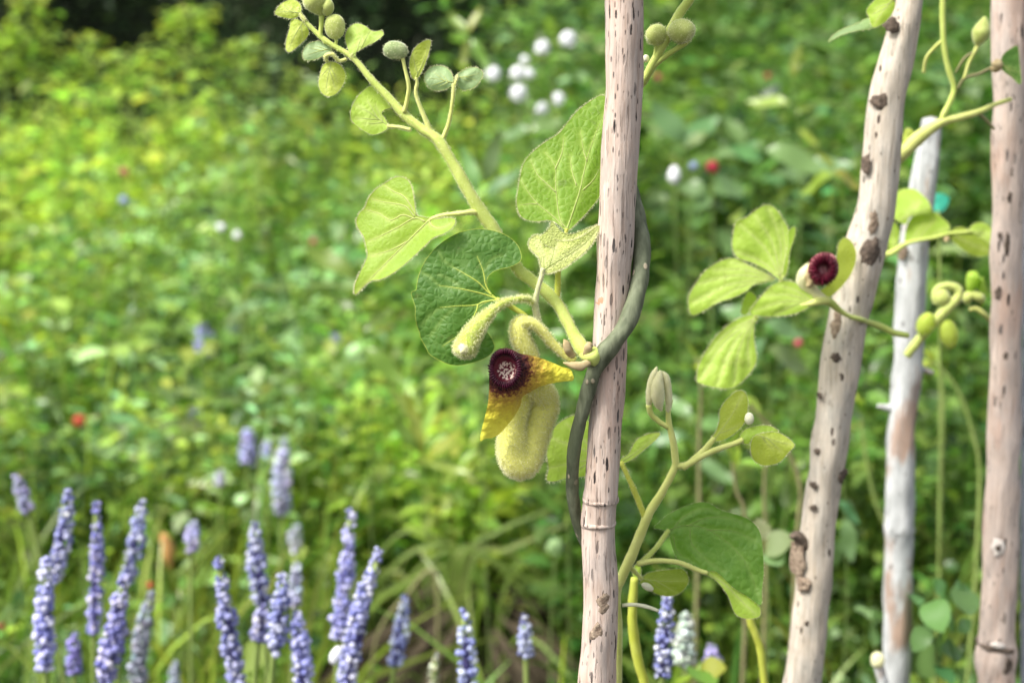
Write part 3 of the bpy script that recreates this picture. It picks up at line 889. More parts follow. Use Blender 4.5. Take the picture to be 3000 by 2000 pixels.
# ------------------------------------------------------------------ the flowering vine on the cane
vine = thing('flowering_vine', 'hairy climbing vine twined round the bamboo cane, bearing a yellow and purple flower', 'vine', W(1750, 1990, Y1) * np.array((1, 1, 0)))
gs = [(1757 - 6 * i, 1900 + 200 * i, 72, 22) for i in range(1, 12)]
stem('main_stem', [(1848, 250, 70, 15), (1836, 380, 78, 17), (1836, 500, 78, 20), (1856, 590, 68, 23), (1877, 690, 32, 25), (1879, 780, 2, 26), (1862, 878, -36, 26), (1832, 955, -66, 25), (1797, 1004, -76, 25), (1768, 1040, -72, 28), (1742, 1085, -62, 24),
    (1721, 1152, -45, 22), (1703, 1219, -28, 21), (1683, 1308, -5, 20), (1677, 1390, 18, 20), (1678, 1457, 36, 20), (1690, 1520, 58, 19), (1712, 1580, 72, 19), (1745, 1650, 76, 20), (1768, 1760, 80, 21), (1762, 1900, 80, 22)] + gs, Y1, M['vine_bark'], vine, nr=14, wob=.14)
up = stem('upper_stem', R13([(1095, 500, 78, 14), (1130, 450, 68, 14), (1168, 400, 50, 13), (1215, 310, 36, 13), (1285, 175, 20, 13), (1350, 60, 10, 13), (1410, -30, 0, 13), (1450, -160, 0, 12)]), Y1 + .012, M['stem_green'], vine, fuzz=(900, .0006))
fb = stem('flowering_branch', [(1726, 1046, -62, 20), (1703, 1018, -50, 20), (1677, 973, -30, 18), (1643, 906, -10, 18), (1612, 866, 0, 18), (1552, 817, 5, 18), (1516, 786, 8, 18), (1470, 712, 10, 18), (1440, 664, 10, 19), (1404, 614, 10, 19), (1363, 545, 12, 17), (1325, 476, 20, 16),
    (1282, 410, 30, 15), (1228, 372, 45, 13), (1180, 332, 55, 12), (1133, 281, 65, 11), (1085, 230, 75, 10), (1037, 172, 85, 9), (999, 147, 95, 8), (960, 124, 100, 8), (922, 92, 110, 7), (887, 54, 118, 6), (872, 22, 125, 5)], Y1, M['stem_green'], vine, nr=14, fuzz=(5200, .0007))
# node with papery bracts
bud('node', [(1758, 1048, -84, 12), (1745, 1046, -82, 25), (1730, 1044, -76, 26), (1712, 1040, -68, 18), (1700, 1036, -62, 8)], Y1, M['stem_green'], vine, wob=.3)
for pts in ([(1728, 1060, -96), (1700, 1072, -100), (1672, 1068, -96), (1650, 1062, -90)], [(1680, 1045, -80), (1665, 1025, -92), (1658, 1005, -94), (1652, 994, -90)], [(1716, 1040, -90), (1722, 1022, -96), (1728, 1010, -96), (1738, 1016, -92)]):
    r = [10, 13, 9, 2]
    stem('bract', [(p[0], p[1], p[2], q) for p, q in zip(pts, r)], Y1, M['bract'], vine, wob=.3, flat=.45)

A = leaf(vine, R2([(575, 600), (556, 490), (532, 375), (490, 322), (420, 312), (350, 350), (270, 402), (210, 470), (182, 545), (140, 585), (115, 650), (132, 705), (172, 765), (190, 835), (202, 905), (182, 965), (142, 1045), (105, 1135), (105, 1210), (152, 1168), (222, 1104), (300, 1092), (385, 1050), (480, 980), (560, 908), (640, 832), (705, 772), (785, 742), (850, 695), (872, 640), (820, 622), (740, 632), (680, 628), (620, 615)]),
    R2([(672, 640)])[0], R2([(108, 1205)])[0], Y1, M['leaf_glow'], d0=0, fold=(-.75, .25), tilt=.12, curl=-.12, wave=12, vw=4.5, vmat=M['vein_pink'], pucker=3, fuzz=1800, hair=.0008, rim=True, seed=2,
    veins=[R2([(672, 640), (590, 720), (450, 860), (320, 990), (200, 1110), (112, 1205)]), R2([(640, 650), (560, 625), (440, 690), (300, 762), (208, 802)]), R2([(500, 805), (420, 850), (330, 885), (218, 910)]),
           R2([(560, 630), (470, 600), (380, 640), (290, 590), (190, 560)]), R2([(560, 615), (500, 540), (420, 515), (320, 500), (230, 475)]), R2([(575, 605), (490, 470), (400, 420), (330, 375)]), R2([(672, 645), (700, 690), (770, 700), (850, 660)])],
    petiole=R2([(1075, 590, 10, 9), (1000, 578, -6, 8), (900, 588, -12, 7), (800, 598, -8, 6), (720, 618, -3, 6), (672, 642, 0, 5)]))

B = leaf(vine, [(1769, 281), (1736, 293), (1692, 326), (1659, 365), (1637, 392), (1593, 420), (1559, 448), (1537, 475), (1526, 508), (1519, 553), (1514, 585), (1516, 608), (1526, 632), (1547, 645), (1574, 648), (1608, 645), (1635, 656), (1660, 676), (1684, 658), (1712, 630), (1739, 599), (1762, 566), (1795, 510), (1815, 420), (1810, 320)],
    (1660, 674), (1795, 288), Y1, M['leaf_mid'], d0=30, fold=(.12, .35), tilt=.14, wave=8, pucker=3, vw=4.5, fuzz=1500, hair=.0008, seed=4,
    veins=[[(1660, 674), (1682, 610), (1700, 553), (1719, 469), (1742, 400), (1785, 300)], R2([(1720, 700), (1670, 620), (1642, 400), (1636, 230), (1560, 120)]), R2([(1700, 690), (1620, 610), (1500, 512), (1420, 410), (1375, 330)]), R2([(1500, 515), (1440, 515), (1365, 525)]),
           R2([(1640, 425), (1560, 350), (1500, 290), (1450, 180)]), R2([(1800, 375), (1765, 260), (1750, 140)]), R2([(1850, 410), (1930, 330), (1990, 220)]), R2([(1880, 190), (1850, 90), (1830, -40)]), R2([(1637, 250), (1690, 120), (1700, 10)])],
    petiole=R2([(1648, 1235, 0, 9), (1656, 1150, 8, 9), (1660, 1030, 14, 8), (1685, 880, 22, 7), (1715, 760, 28, 6), (1726, 705, 30, 5)]), pmat=M['stem_yellow'])

cout = R2([(1372, 950), (1374, 890), (1342, 822), (1272, 762), (1180, 725), (1090, 709), (1000, 712), (900, 737), (812, 782), (732, 842), (670, 912), (630, 975), (600, 1042), (582, 1110), (572, 1176), (536, 1190), (546, 1240), (566, 1305), (566, 1372), (580, 1450), (602, 1505)]) + \
    R3([(182, 530), (218, 598), (246, 646), (310, 684), (370, 710), (430, 718), (500, 706), (580, 682), (640, 648), (668, 600), (658, 556), (628, 508), (585, 450), (560, 395), (556, 350), (600, 312), (660, 294), (692, 284), (650, 250), (622, 205), (622, 150), (648, 112), (700, 88), (780, 68)])
C = leaf(vine, cout, R3([(690, 284)])[0], R3([(122, 240)])[0], Y1, M['leaf_dark'], d0=-80, sky=.14, fold=(-.05, .1), tilt=-.06, curl=.12, cup=.12, wave=11, pucker=3, vw=5, vmat=M['vein_yellow'], spacing=6, fuzz=0, seed=7, hair=.0005, vfall=5, ntube=5,
    veins=[R3([(690, 284), (600, 250), (450, 215), (300, 192)]), R3([(690, 284), (620, 230), (560, 170), (480, 120), (395, 72)]), R3([(650, 255), (612, 190), (595, 100), (555, 0)]), R3([(690, 286), (600, 300), (540, 322), (420, 328), (310, 338)]),
           R3([(560, 318), (550, 360), (500, 450), (430, 520), (330, 590)]), R3([(395, 72), (330, 20), (300, -40)]), R3([(300, 192), (240, 130), (190, 110)]), R3([(310, 338), (240, 390), (190, 450)]), R3([(450, 215), (390, 160), (300, 120)]), R3([(420, 328), (330, 410), (250, 520)]), R3([(595, 100), (650, 20), (720, -10)])],
    petiole=R3([(1180, 690, -76, 8), (1060, 606, -64, 8), (960, 500, -48, 8), (880, 402, -40, 8), (790, 340, -44, 8), (730, 304, -64, 8), (686, 284, -82, 7)]), pmat=M['stem_yellow'])

# small felted leaf folded along its rib
D = leaf(vine, R2([(1438, 830), (1450, 785), (1485, 757), (1540, 768), (1600, 786), (1670, 802), (1750, 802), (1830, 776), (1900, 732), (1966, 684), (1972, 706), (1925, 800), (1882, 862), (1800, 932), (1705, 1000), (1625, 1032), (1570, 1044), (1535, 1005), (1515, 925), (1462, 872)]),
    R2([(1550, 1020)])[0], R2([(1968, 690)])[0], Y1, M['leaf_felt'], d0=-40, fold=(.35, .0), tilt=-.05, wave=6, seed=3, fuzz=2200, hair=.0009, spacing=5, pucker=2, vw=3.5, vmat=M['vein'],
    veins=[R2([(1550, 1020), (1640, 960), (1760, 890), (1880, 800), (1966, 692)]), R2([(1550, 1010), (1540, 900), (1490, 800)]), R2([(1590, 990), (1620, 900), (1640, 810)])],
    petiole=R3([(958, 430, -40, 9), (944, 370, -40, 10), (935, 305, -42, 9), (955, 215, -44, 7), (978, 130, -42, 7), (988, 82, -40, 7)]), pmat=M['stem_felt'])
leaf(D, R2([(1520, 775), (1560, 735), (1598, 690), (1612, 650), (1648, 690), (1690, 732), (1760, 750), (1850, 720), (1962, 682), (1960, 705), (1850, 815), (1750, 850), (1640, 850), (1550, 820)]), R2([(1560, 840)])[0], R2([(1960, 690)])[0], Y1, M['leaf_felt'],
     d0=-12, fold=(-.1, -.1), wave=4, seed=6, fuzz=700, hair=.0008, spacing=5, name='back_fold')

# closed bud hanging out to the left
bs = bud('flower_bud', R3([(918, 305, -44, 8), (880, 279, -60, 8), (820, 283, -84, 8), (740, 302, -104, 10), (670, 344, -122, 13), (610, 402, -134, 18), (550, 474, -142, 24), (505, 545, -146, 29), (478, 600, -148, 32), (464, 630, -150, 30), (456, 650, -151, 22)]), Y1, M['felt_green'], vine, nr=18, fuzz=(5200, .0011))
bud('bud_mouth', R3([(466, 610, -170, 18), (460, 620, -178, 16), (456, 626, -182, 9), (455, 628, -180, 2)]), Y1, M['felt_pale'], bs, fuzz=(300, .0006))

# the open flower
fl = bud('flower', R3([(1195, 686, -72, 11), (1120, 640, -74, 11), (1050, 572, -76, 13), (985, 496, -80, 14), (925, 447, -84, 16), (868, 434, -88, 19), (832, 452, -88, 24), (836, 520, -86, 28), (868, 600, -82, 29), (898, 680, -74, 28), (905, 760, -62, 27)]), Y1, M['felt'], vine, nr=18, fuzz=(5200, .001))
fl['label'] = 'open flower with a purple throat, yellow lobes and felted pouch'
# U-bent felted pouch
path = R3([(905, 700, -64, 25), (880, 830, -26, 27), (845, 960, -8, 30), (800, 1080, -6, 36), (786, 1190, -4, 44), (798, 1290, 2, 51), (838, 1350, 8, 54), (880, 1300, 18, 52), (922, 1200, 28, 46), (958, 1090, 34, 46), (986, 990, 32, 47), (988, 925, 18, 42), (965, 885, -10, 36), (905, 840, -52, 28), (830, 790, -86, 24)])
C_, r_ = stem_pts(path, Y1, 6)
V, F = tube_v(C_, r_, 20, .03, 3)
tmp = bpy.data.meshes.new('t'); tmp.from_pydata(V.tolist(), [], [tuple(f) for f in F]); tmp.update()
to = bpy.data.objects.new('t', tmp); COL.objects.link(to)
m_ = to.modifiers.new('r', 'REMESH'); m_.mode = 'VOXEL'; m_.voxel_size = .00035
m2 = to.modifiers.new('s', 'SMOOTH'); m2.factor = .5; m2.iterations = 3
dg = bpy.context.evaluated_depsgraph_get(); ev = to.evaluated_get(dg).to_mesh()
V = np.array([tuple(q.co) for q in ev.vertices]); F = [tuple(p.vertices) for p in ev.polygons]
to.evaluated_get(dg).to_mesh_clear(); bpy.data.objects.remove(to)
po = part('pouch', V, F, M['felt'], fl)
po['label'] = 'pale yellow felted pouch bent like a U'
add_fuzz(fl, V, F, 17000, .0010, .00004)

def limb(parent, T, outline, cen, scale, Y, dbase, slope, mat, rim_mat, rx, ry, minor, lobes, seed=1, ridges=44, spacing=3.2, bowl=60):
    """flower face: bowl-shaped throat, raised rim, lobes swept back"""
    px = PX(Y)
    P, F, _ = surface(T(outline), spacing)
    c = np.array(T([cen])[0]); k = T([(1, 0)])[0][0] - T([(0, 0)])[0][0]
    rel = (P - c) / k                             # zoom units
    el = np.hypot(rel[:, 0] / rx, rel[:, 1] / ry)
    dist = np.hypot(rel[:, 0], rel[:, 1])
    D = np.where(el < .8, (1 - (el / .8) ** 2) * bowl, 0) + slope * k * np.maximum(0, dist - rx) - minor * .35 * k * np.exp(-((el - 1) / .22) ** 2)
    for (tip) in lobes:
        t = np.array(tip, float) - np.array(cen); L = np.linalg.norm(t); t /= L
        s = rel @ t; q = t[0] * rel[:, 1] - t[1] * rel[:, 0]
        on = np.clip((s - rx) / (L - rx), 0, 1)
        D = D + on * (np.abs(q) / 60) ** 2 * 22 * k
    D = D + 4 * rand_noise(P, .05, seed) + 1.1 * rand_noise(P, .14, seed + 2) * (el > 1)
    V = np.array([W(p[0], p[1], Y + (dbase + d) * px) for p, d in zip(P, D)])
    reach = max(np.hypot(*(np.array(t) - np.array(cen))) for t in lobes)
    o = part('limb', V, F, mat, parent, {'rad': dist / reach, 'loc': np.c_[rel / rx, np.zeros(len(rel))]})
    V, F = [], []
    A, Bn = ridges * 6, 10
    for i in range(A):
        a = 2 * math.pi * i / A
        w = .72 + .28 * math.cos(ridges * a + 2.5 * noise.noise(Vector((math.cos(a) * 3, math.sin(a) * 3, seed)))) + .3 * noise.noise(Vector((math.cos(a) * 5, math.sin(a) * 5, seed + 4)))
        for j in range(Bn):
            b = 2 * math.pi * j / Bn
            m = minor * w
            rr = 1 + m * math.cos(b) / rx
            u, v = T([(cen[0] + math.cos(a) * rx * rr, cen[1] + math.sin(a) * ry * rr)])[0]
            V.append(W(u, v, Y + (dbase - minor * .5 * k + math.sin(b) * m * k * .9) * px))
    for i in range(A):
        for j in range(Bn):
            F.append((i * Bn + j, ((i + 1) % A) * Bn + j, ((i + 1) % A) * Bn + (j + 1) % Bn, i * Bn + (j + 1) % Bn))
    part('throat_rim', V, F, rim_mat, o)
    return o
lb = limb(fl, R3, [(640, 700), (652, 650), (690, 616), (740, 604), (790, 616), (840, 640), (900, 650), (960, 665), (1040, 695), (1110, 725), (1158, 738), (1180, 765), (1187, 814), (1130, 822), (1060, 832), (980, 852), (920, 882), (855, 922), (845, 960), (830, 1000), (800, 1050), (760, 1102), (702, 1165), (660, 1190), (610, 1198), (575, 1212), (582, 1150), (602, 1070), (625, 970), (633, 880), (634, 780)],
    (738, 738), 1, Y1, -132, .30, M['limb'], M['rim_purple'], 92, 112, 24, [(1187, 790), (580, 1208)], seed=2, bowl=32)

# leaves and buds up the branch
def young(T, pts, base, tip, mat, d, pet=None, Yv=Y1, par=None, fuzz=250, seed=1, fold=(.3, .3), veins=True, **kw):
    P_ = T(pts); b, t = T([base])[0], T([tip])[0]
    c = np.mean(P_, axis=0)
    vs = []
    if veins:
        b_, t_ = np.array(b[:2]), np.array(t[:2]); ax = t_ - b_; nn = np.array((-ax[1], ax[0]))
        vs = [[tuple(b_), tuple(b_ * .5 + t_ * .5 + nn * .03), tuple(t_ * .96 + b_ * .04)]]
        for q in (.22, .45):
            for sg in (-1, 1):
                vs.append([tuple(b_ + ax * q * .6), tuple(b_ + ax * (q + .12) + nn * sg * .16), tuple(b_ + ax * (q + .3) + nn * sg * .26)])
        # keep vein points inside the outline
        poly = np.array(P_)[:, :2]
        def inside(p):
            r_ = False
            for (x1, y1), (x2, y2) in zip(poly, np.roll(poly, -1, axis=0)):
                if (y1 > p[1]) != (y2 > p[1]) and p[0] < (x2 - x1) * (p[1] - y1) / (y2 - y1) + x1: r_ = not r_
            return r_
        vs = [v for v in vs if all(inside(p) for p in v[1:])]
    args = dict(d0=d, fold=fold, wave=5, seed=seed, fuzz=fuzz, hair=.0007, vw=2.4, spacing=6, pucker=1.5, petiole=T(pet) if pet else None, pr=5)
    args.update(kw)
    return leaf(par or vine, P_, b, t, Yv, mat, veins=vs, **args)

LY = M['leaf_young']
young(R1, [(175, 112), (230, 40), (300, 5), (370, 10), (412, 62), (402, 140), (330, 172), (250, 160), (190, 140)], (400, 120), (180, 112), LY, 118, [(450, 190, 110, 4), (420, 150, 114, 4), (398, 122, 118, 3)], seed=11, cup=.5)
young(R1, [(330, 180), (420, 200), (482, 280), (470, 340), (400, 412), (310, 480), (275, 450), (280, 370), (308, 270)], (430, 205), (290, 470), LY, 112, seed=12, cup=.4)
young(R1, [(820, 345), (850, 262), (920, 219), (1000, 240), (1072, 290), (1150, 284), (1172, 320), (1100, 382), (1000, 432), (930, 472), (902, 522), (872, 505), (842, 440)], (888, 500), (1165, 305), M['leaf_lime'], 78, [(880, 540, 86, 5), (886, 500, 78, 4)], seed=13, fold=(.4, -.3))
young(R1, [(430, 480), (470, 412), (560, 380), (640, 402), (692, 460), (620, 512), (540, 546), (450, 550)], (680, 450), (436, 520), M['leaf_bluish'], 104, seed=14)
young(R1, [(620, 600), (590, 680), (576, 770), (602, 850), (660, 886), (730, 866), (792, 790), (820, 700), (792, 622), (740, 580), (680, 570)], (690, 575), (640, 880), LY, 92, [(830, 545, 88, 5), (760, 560, 84, 5), (700, 500, 80, 6), (640, 520, 84, 6), (655, 570, 90, 5)], seed=15, fold=(.1, .25), cup=.6)
young(R1, [(1060, 786), (960, 860), (892, 960), (870, 1040), (882, 1110), (950, 1172), (1060, 1236), (1150, 1216), (1212, 1172), (1190, 1100), (1152, 1050), (1172, 1012), (1232, 992), (1255, 962), (1190, 885), (1110, 820)], (1205, 1150), (900, 960), M['leaf_lime'], 58, [(1420, 1195, 45, 6), (1320, 1170, 50, 5), (1205, 1160, 58, 5)], seed=16, fold=(-.2, .4), cup=.25, label='yellow-green young leaf curling beside the branch')
young(R1, [(1410, 620), (1422, 520), (1470, 432), (1540, 382), (1600, 370), (1602, 420), (1572, 530), (1532, 640), (1482, 722), (1440, 720)], (1465, 720), (1600, 375), LY, 40, [(1625, 1265, 34, 8), (1570, 1130, 38, 7), (1515, 1000, 40, 6), (1468, 860, 42, 5), (1480, 760, 42, 5), (1468, 715, 40, 4)], seed=17, fold=(-.4, .5))
young(R1, [(1545, 712), (1590, 632), (1680, 606), (1770, 640), (1812, 722), (1790, 792), (1700, 830), (1600, 812)], (1805, 760), (1550, 715), M['leaf_bluish'], 46, [(1708, 1290, 32, 6), (1765, 1150, 36, 6), (1795, 1000, 38, 5), (1812, 850, 42, 5), (1812, 770, 46, 4)], seed=18, cup=.5)
young(R1, [(1842, 700), (1920, 642), (2000, 620), (2060, 640), (2082, 692), (2022, 790), (1930, 830), (1862, 800)], (1845, 715), (2075, 670), M['leaf_bluish'], 70, [(1812, 850, 42, 4), (1830, 760, 50, 4), (1850, 700, 68, 4)], seed=19)
bud('leaf_bud', R1([(600, 150, 110, 3), (590, 110, 105, 17), (570, 60, 104, 30), (550, 10, 104, 37), (545, -40, 106, 34), (540, -80, 108, 12)]), Y1, M['bud_green'], vine, fuzz=(500, .0007))
bud('leaf_bud', R1([(600, 110, 100, 3), (640, 100, 98, 18), (655, 50, 98, 20), (650, 0, 98, 12)]), Y1, M['bud_green'], vine)
stem('bud_stalk', R1([(640, 400, 100, 6), (595, 320, 102, 6), (600, 220, 104, 7), (605, 140, 106, 8)]), Y1, M['stem_green'], vine)
def oval_px(T, cx, cy, rx, ry, d, ang=0):
    c = T([(cx, cy)])[0]; k = T([(1, 0)])[0][0] - T([(0, 0)])[0][0]
    return oval(c[0], c[1], rx * k, ry * k, d, ang)
bud('leaf_bud', oval_px(R1, 724, 248, 92, 118, 96, .1), Y1, M['bud_green'], vine, fuzz=(600, .0007), flat=.6)
bud('leaf_bud', oval_px(R1, 1282, 466, 80, 116, 44, 1.45), Y1, M['bud_blue'], vine, fuzz=(500, .0007), flat=.7)
stem('bud_stalk', R1([(1360, 1035, 46, 7), (1392, 900, 44, 6), (1402, 780, 42, 6), (1372, 650, 42, 5), (1345, 530, 44, 6)]), Y1, M['stem_light'], vine)
stem('bud_stalk', R1([(740, 365, 98, 5), (735, 420, 98, 5), (760, 470, 92, 5)]), Y1, M['stem_green'], vine)
# two round buds by the top of the cane
bud('round_bud', oval_px(R13, 1220, 186, 56, 58, 26), Y1 + .012, M['bud_green'], vine, wob=.14, fuzz=(600, .0008))
bud('round_bud', oval_px(R13, 1350, 166, 68, 68, 4), Y1 + .012, M['bud_green'], vine, wob=.16, fuzz=(700, .0008))
stem('bud_stalk', R13([(1195, 360, 40, 8), (1250, 310, 28, 8), (1320, 262, 18, 8), (1378, 222, 8, 8), (1372, 190, 4, 9)]), Y1 + .012, M['stem_green'], vine)
stem('bud_stalk', R13([(1208, 340, 40, 6), (1212, 290, 30, 6), (1222, 230, 26, 8)]), Y1 + .012, M['stem_green'], vine)
bud('round_bud', oval_px(R13, 1162, 312, 18, 22, 46), Y1 + .012, M['pale_bud'], vine)

# ------------------------------------------------------------------ young shoot low on the cane
YS = .525
shoot = thing('vine_shoot', 'young forked vine shoot rising from behind the foot of the bamboo cane', 'vine', W(1790, 1760, YS) * np.array((1, 1, 0)))
stem('main_stem', [(1800, 3400, 60, 24), (1800, 2800, 60, 24), (1800, 2200, 50, 22), (1805, 1850, 20, 20)] + R4([(465, 1270, 0, 17), (500, 1180, -5, 17), (560, 1050, -5, 16), (612, 920, -5, 15), (652, 830, -5, 15), (722, 715, -5, 12), (782, 600, -5, 11), (790, 545, -5, 11), (778, 450, -5, 10), (756, 350, -5, 9), (752, 290, -5, 8), (765, 220, -5, 7)]), YS, M['stem_light'], shoot, fuzz=(2600, .0006))
stem('bud_stalk', R4([(752, 372, -5, 8), (700, 338, -8, 8), (660, 300, -10, 8), (646, 250, -12, 9)]), YS, M['stem_light'], shoot)
bud('folded_leaf_bud', R4([(645, 262, -10, 5), (652, 220, -12, 11), (660, 150, -12, 14), (675, 90, -12, 11), (690, 46, -10, 3)]), YS, M['felt_pale'], shoot, fuzz=(500, .0006))
bud('folded_leaf_bud', R4([(716, 282, -16, 3), (700, 240, -18, 16), (692, 170, -18, 21), (698, 100, -14, 15), (712, 66, -10, 4)]), YS, M['felt_pale'], shoot, fuzz=(600, .0006))
bud('folded_leaf_bud', R4([(752, 290, -6, 6), (754, 230, -8, 10), (752, 160, -8, 11), (738, 100, -8, 10), (718, 70, -8, 3)]), YS, M['felt_pale'], shoot, fuzz=(400, .0006))
stem('side_stem', R4([(790, 580, -5, 10), (850, 575, -5, 10), (900, 535, -5, 9), (950, 490, -2, 9), (1000, 430, 0, 8)]), YS, M['stem_light'], shoot, fuzz=(400, .0006))
stem('side_stem', R4([(830, 592, -6, 9), (920, 535, -10, 9), (1010, 492, -12, 9), (1100, 462, -10, 8), (1155, 438, -8, 8)]), YS, M['stem_light'], shoot, fuzz=(400, .0006))
K = dict(Yv=YS, par=shoot)
young(R4, [(985, 440), (1012, 390), (1030, 330), (1032, 280), (1070, 220), (1130, 175), (1170, 190), (1182, 260), (1160, 350), (1100, 410), (1040, 442)], (1000, 440), (1160, 185), M['leaf_young'], 0, seed=21, fold=(-.3, .5), fuzz=500, **K)
young(R4, [(1198, 490), (1212, 425), (1270, 402), (1350, 402), (1432, 462), (1402, 505), (1350, 560), (1270, 576), (1215, 546)], (1230, 410), (1425, 465), M['leaf_young'], -14, seed=22, cup=.4, fuzz=500, **K)
young(R4, [(1140, 440), (1150, 400), (1200, 370), (1290, 362), (1345, 388), (1340, 405), (1270, 402), (1210, 432), (1180, 462)], (1150, 440), (1340, 395), M['leaf_lime'], -2, seed=23, fuzz=300, veins=False, **K)
bud('leaf_bud', oval_px(R4, 1190, 325, 26, 34, 16), YS, M['pale_bud'], shoot)
young(R4, [(495, 545), (540, 512), (582, 440), (640, 410), (705, 400), (690, 432), (622, 490), (562, 540), (505, 566)], (497, 558), (702, 403), M['leaf_lime'], 20, [(628, 865, -4, 9), (592, 770, 4, 9), (545, 660, 10, 8), (497, 558, 20, 7)], seed=24, pmat=M['stem_yellow'], fold=(.3, .1), **K)
leaf(shoot, R4([(90, 490), (110, 410), (150, 360), (200, 325), (260, 308), (330, 350), (370, 430), (372, 540), (345, 610), (300, 634), (250, 640), (190, 646), (140, 662), (96, 655), (106, 600), (100, 540)]), R4([(370, 540)])[0], R4([(100, 560)])[0], YS, M['leaf_lime'], d0=55, fold=(.1, .2), wave=8, seed=25, fuzz=500, vw=3.5, pucker=2,
     veins=[R4([(370, 540), (250, 560), (105, 590)]), R4([(360, 520), (240, 470), (120, 430)]), R4([(350, 500), (270, 410), (200, 350)]), R4([(350, 545), (260, 600), (180, 640)])])
Fv = [R4([(755, 925), (850, 900), (960, 920), (1080, 1000), (1180, 1120), (1245, 1300)]), R4([(770, 930), (830, 860), (930, 810), (1020, 830)]), R4([(850, 905), (960, 860), (1080, 860), (1180, 900)]), R4([(780, 960), (800, 1040), (880, 1100)]), R4([(960, 925), (1100, 930), (1220, 980)]), R4([(870, 920), (880, 1000), (960, 1090), (1050, 1150)])]
leaf(shoot, R4([(672, 914), (705, 885), (742, 850), (822, 806), (920, 776), (980, 785), (1040, 820), (1120, 841), (1190, 870), (1240, 922), (1260, 1000), (1268, 1150), (1258, 1250), (1252, 1330), (1180, 1282), (1100, 1232), (1012, 1150), (960, 1150), (900, 1140), (850, 1112), (802, 1080), (772, 1010), (752, 940), (705, 920)]), R4([(755, 925)])[0], R4([(1250, 1325)])[0],
     YS, M['leaf_deep'], d0=20, fold=(.15, .3), wave=14, pucker=6, vw=3.5, vmat=M['vein_dark'], seed=26, fuzz=400, veins=Fv, hair=.0006, label='large dark green puckered leaf',
     petiole=R4([(600, 1110, -4, 9), (650, 1060, 2, 8), (700, 1005, 10, 8), (755, 925, 20, 7)]), pmat=M['stem_green'])
leaf(shoot, R4([(935, 1150), (1000, 1120), (1030, 1150), (1085, 1200), (1160, 1245), (1230, 1310), (1250, 1360), (1238, 1396), (1165, 1402), (1112, 1372), (1072, 1275), (1005, 1192)]), R4([(960, 1155)])[0], R4([(1235, 1390)])[0], YS, M['leaf_lime'], d0=-16, fold=(.4, .1), wave=8, seed=27, fuzz=400, hair=.0006,
     veins=[R4([(960, 1155), (1060, 1220), (1140, 1300), (1225, 1380)])], petiole=R4([(585, 1108, -8, 9), (660, 1094, -14, 8), (740, 1092, -18, 8), (820, 1104, -20, 8), (900, 1138, -18, 8), (962, 1158, -16, 7)]), pmat=M['stem_light'])
young(R4, [(600, 1210), (640, 1160), (740, 1142), (832, 1140), (862, 1200), (822, 1260), (760, 1282), (690, 1270), (640, 1232)], (610, 1190), (855, 1200), M['leaf_olive'], 40, [(540, 1120, 10, 6), (580, 1160, 25, 6), (612, 1190, 40, 5)], seed=28, **K)
bud('leaf_bud', oval_px(R4, 640, 1232, 20, 36, 20, 1.1), YS, M['pale_bud'], shoot)
stem('twig', R4([(505, 1332, 10, 6), (560, 1328, 0, 6), (630, 1338, -6, 6), (700, 1362, -10, 5)]), YS, M['pale_bud'], shoot)

ystem = thing('yellow_stem', 'smooth yellow plant stem standing just right of the bamboo cane foot', 'stem', W(1870, 1990, .57) * np.array((1, 1, 0)))
stem('stalk', R14([(1925, 880, 0, 12), (1915, 1000, 0, 14), (1910, 1150, 0, 15), (1925, 1300, 0, 15), (1955, 1450, 0, 15), (1990, 1580, 0, 15), (2010, 1900, 0, 15), (2020, 2600, 0, 16), (2020, 3800, 0, 16), (2020, 5400, 0, 17)]), .57, M['stem_yellow'], ystem)
young(R14, [(1930, 885), (1912, 850), (1925, 800), (1955, 790), (1965, 840), (1950, 880)], (1930, 880), (1945, 795), M['leaf_lime'], 0, Yv=.57, par=ystem, fuzz=60, seed=3, veins=False)
ystem2 = thing('yellow_stem', 'slanting yellow stem under the tip of the large dark leaf', 'stem', W(2215, 1990, .62) * np.array((1, 1, 0)))
stem('stalk', R4([(1185, 1380, 0, 11), (1200, 1430, 0, 12), (1235, 1520, 0, 12), (1255, 1600, 0, 12), (1280, 1900, 0, 12), (1290, 2600, 0, 12), (1290, 3600, 0, 12)]), .62, M['stem_yellow'], ystem2)

# ------------------------------------------------------------------ vine with the crimson flower on the leaning stake
YV = .642
cv = thing('climbing_vine', 'lime-leaved vine with a round crimson flower clinging to the leaning stake', 'vine', W(2480, 900, YV))
K = dict(Yv=YV, par=cv, fuzz=400)
def fan(T, base, ends, bend=.08):
    out = []
    for e in ends:
        b_, e_ = np.array(base, float), np.array(e, float); n_ = np.array((-(e_ - b_)[1], (e_ - b_)[0]))
        out.append(T([tuple(b_), tuple((b_ + e_) / 2 + n_ * bend), tuple(e_)]))
    return out
leaf(cv, R5([(552, 500), (560, 400), (580, 332), (640, 310), (700, 262), (780, 225), (840, 260), (880, 322), (918, 390), (930, 470), (912, 560), (890, 640), (880, 710), (850, 705), (780, 652), (680, 602), (590, 572)]), R5([(868, 705)])[0], R5([(700, 262)])[0], YV, M['leaf_lime'], d0=0, fold=(.2, .3), wave=10, pucker=5, vw=3.5, vmat=M['vein'], fuzz=500, seed=31, veins=fan(R5, (866, 700), [(575, 530), (600, 350), (700, 290), (790, 245), (870, 340)]))
leaf(cv, R5([(890, 700), (885, 640), (905, 560), (920, 480), (918, 400), (962, 368), (956, 440), (922, 540), (912, 640)]), R5([(888, 690)])[0], R5([(958, 375)])[0], YV, M['leaf_lime'], d0=-4, fold=(-.5, .6), wave=4, seed=32, fuzz=150)
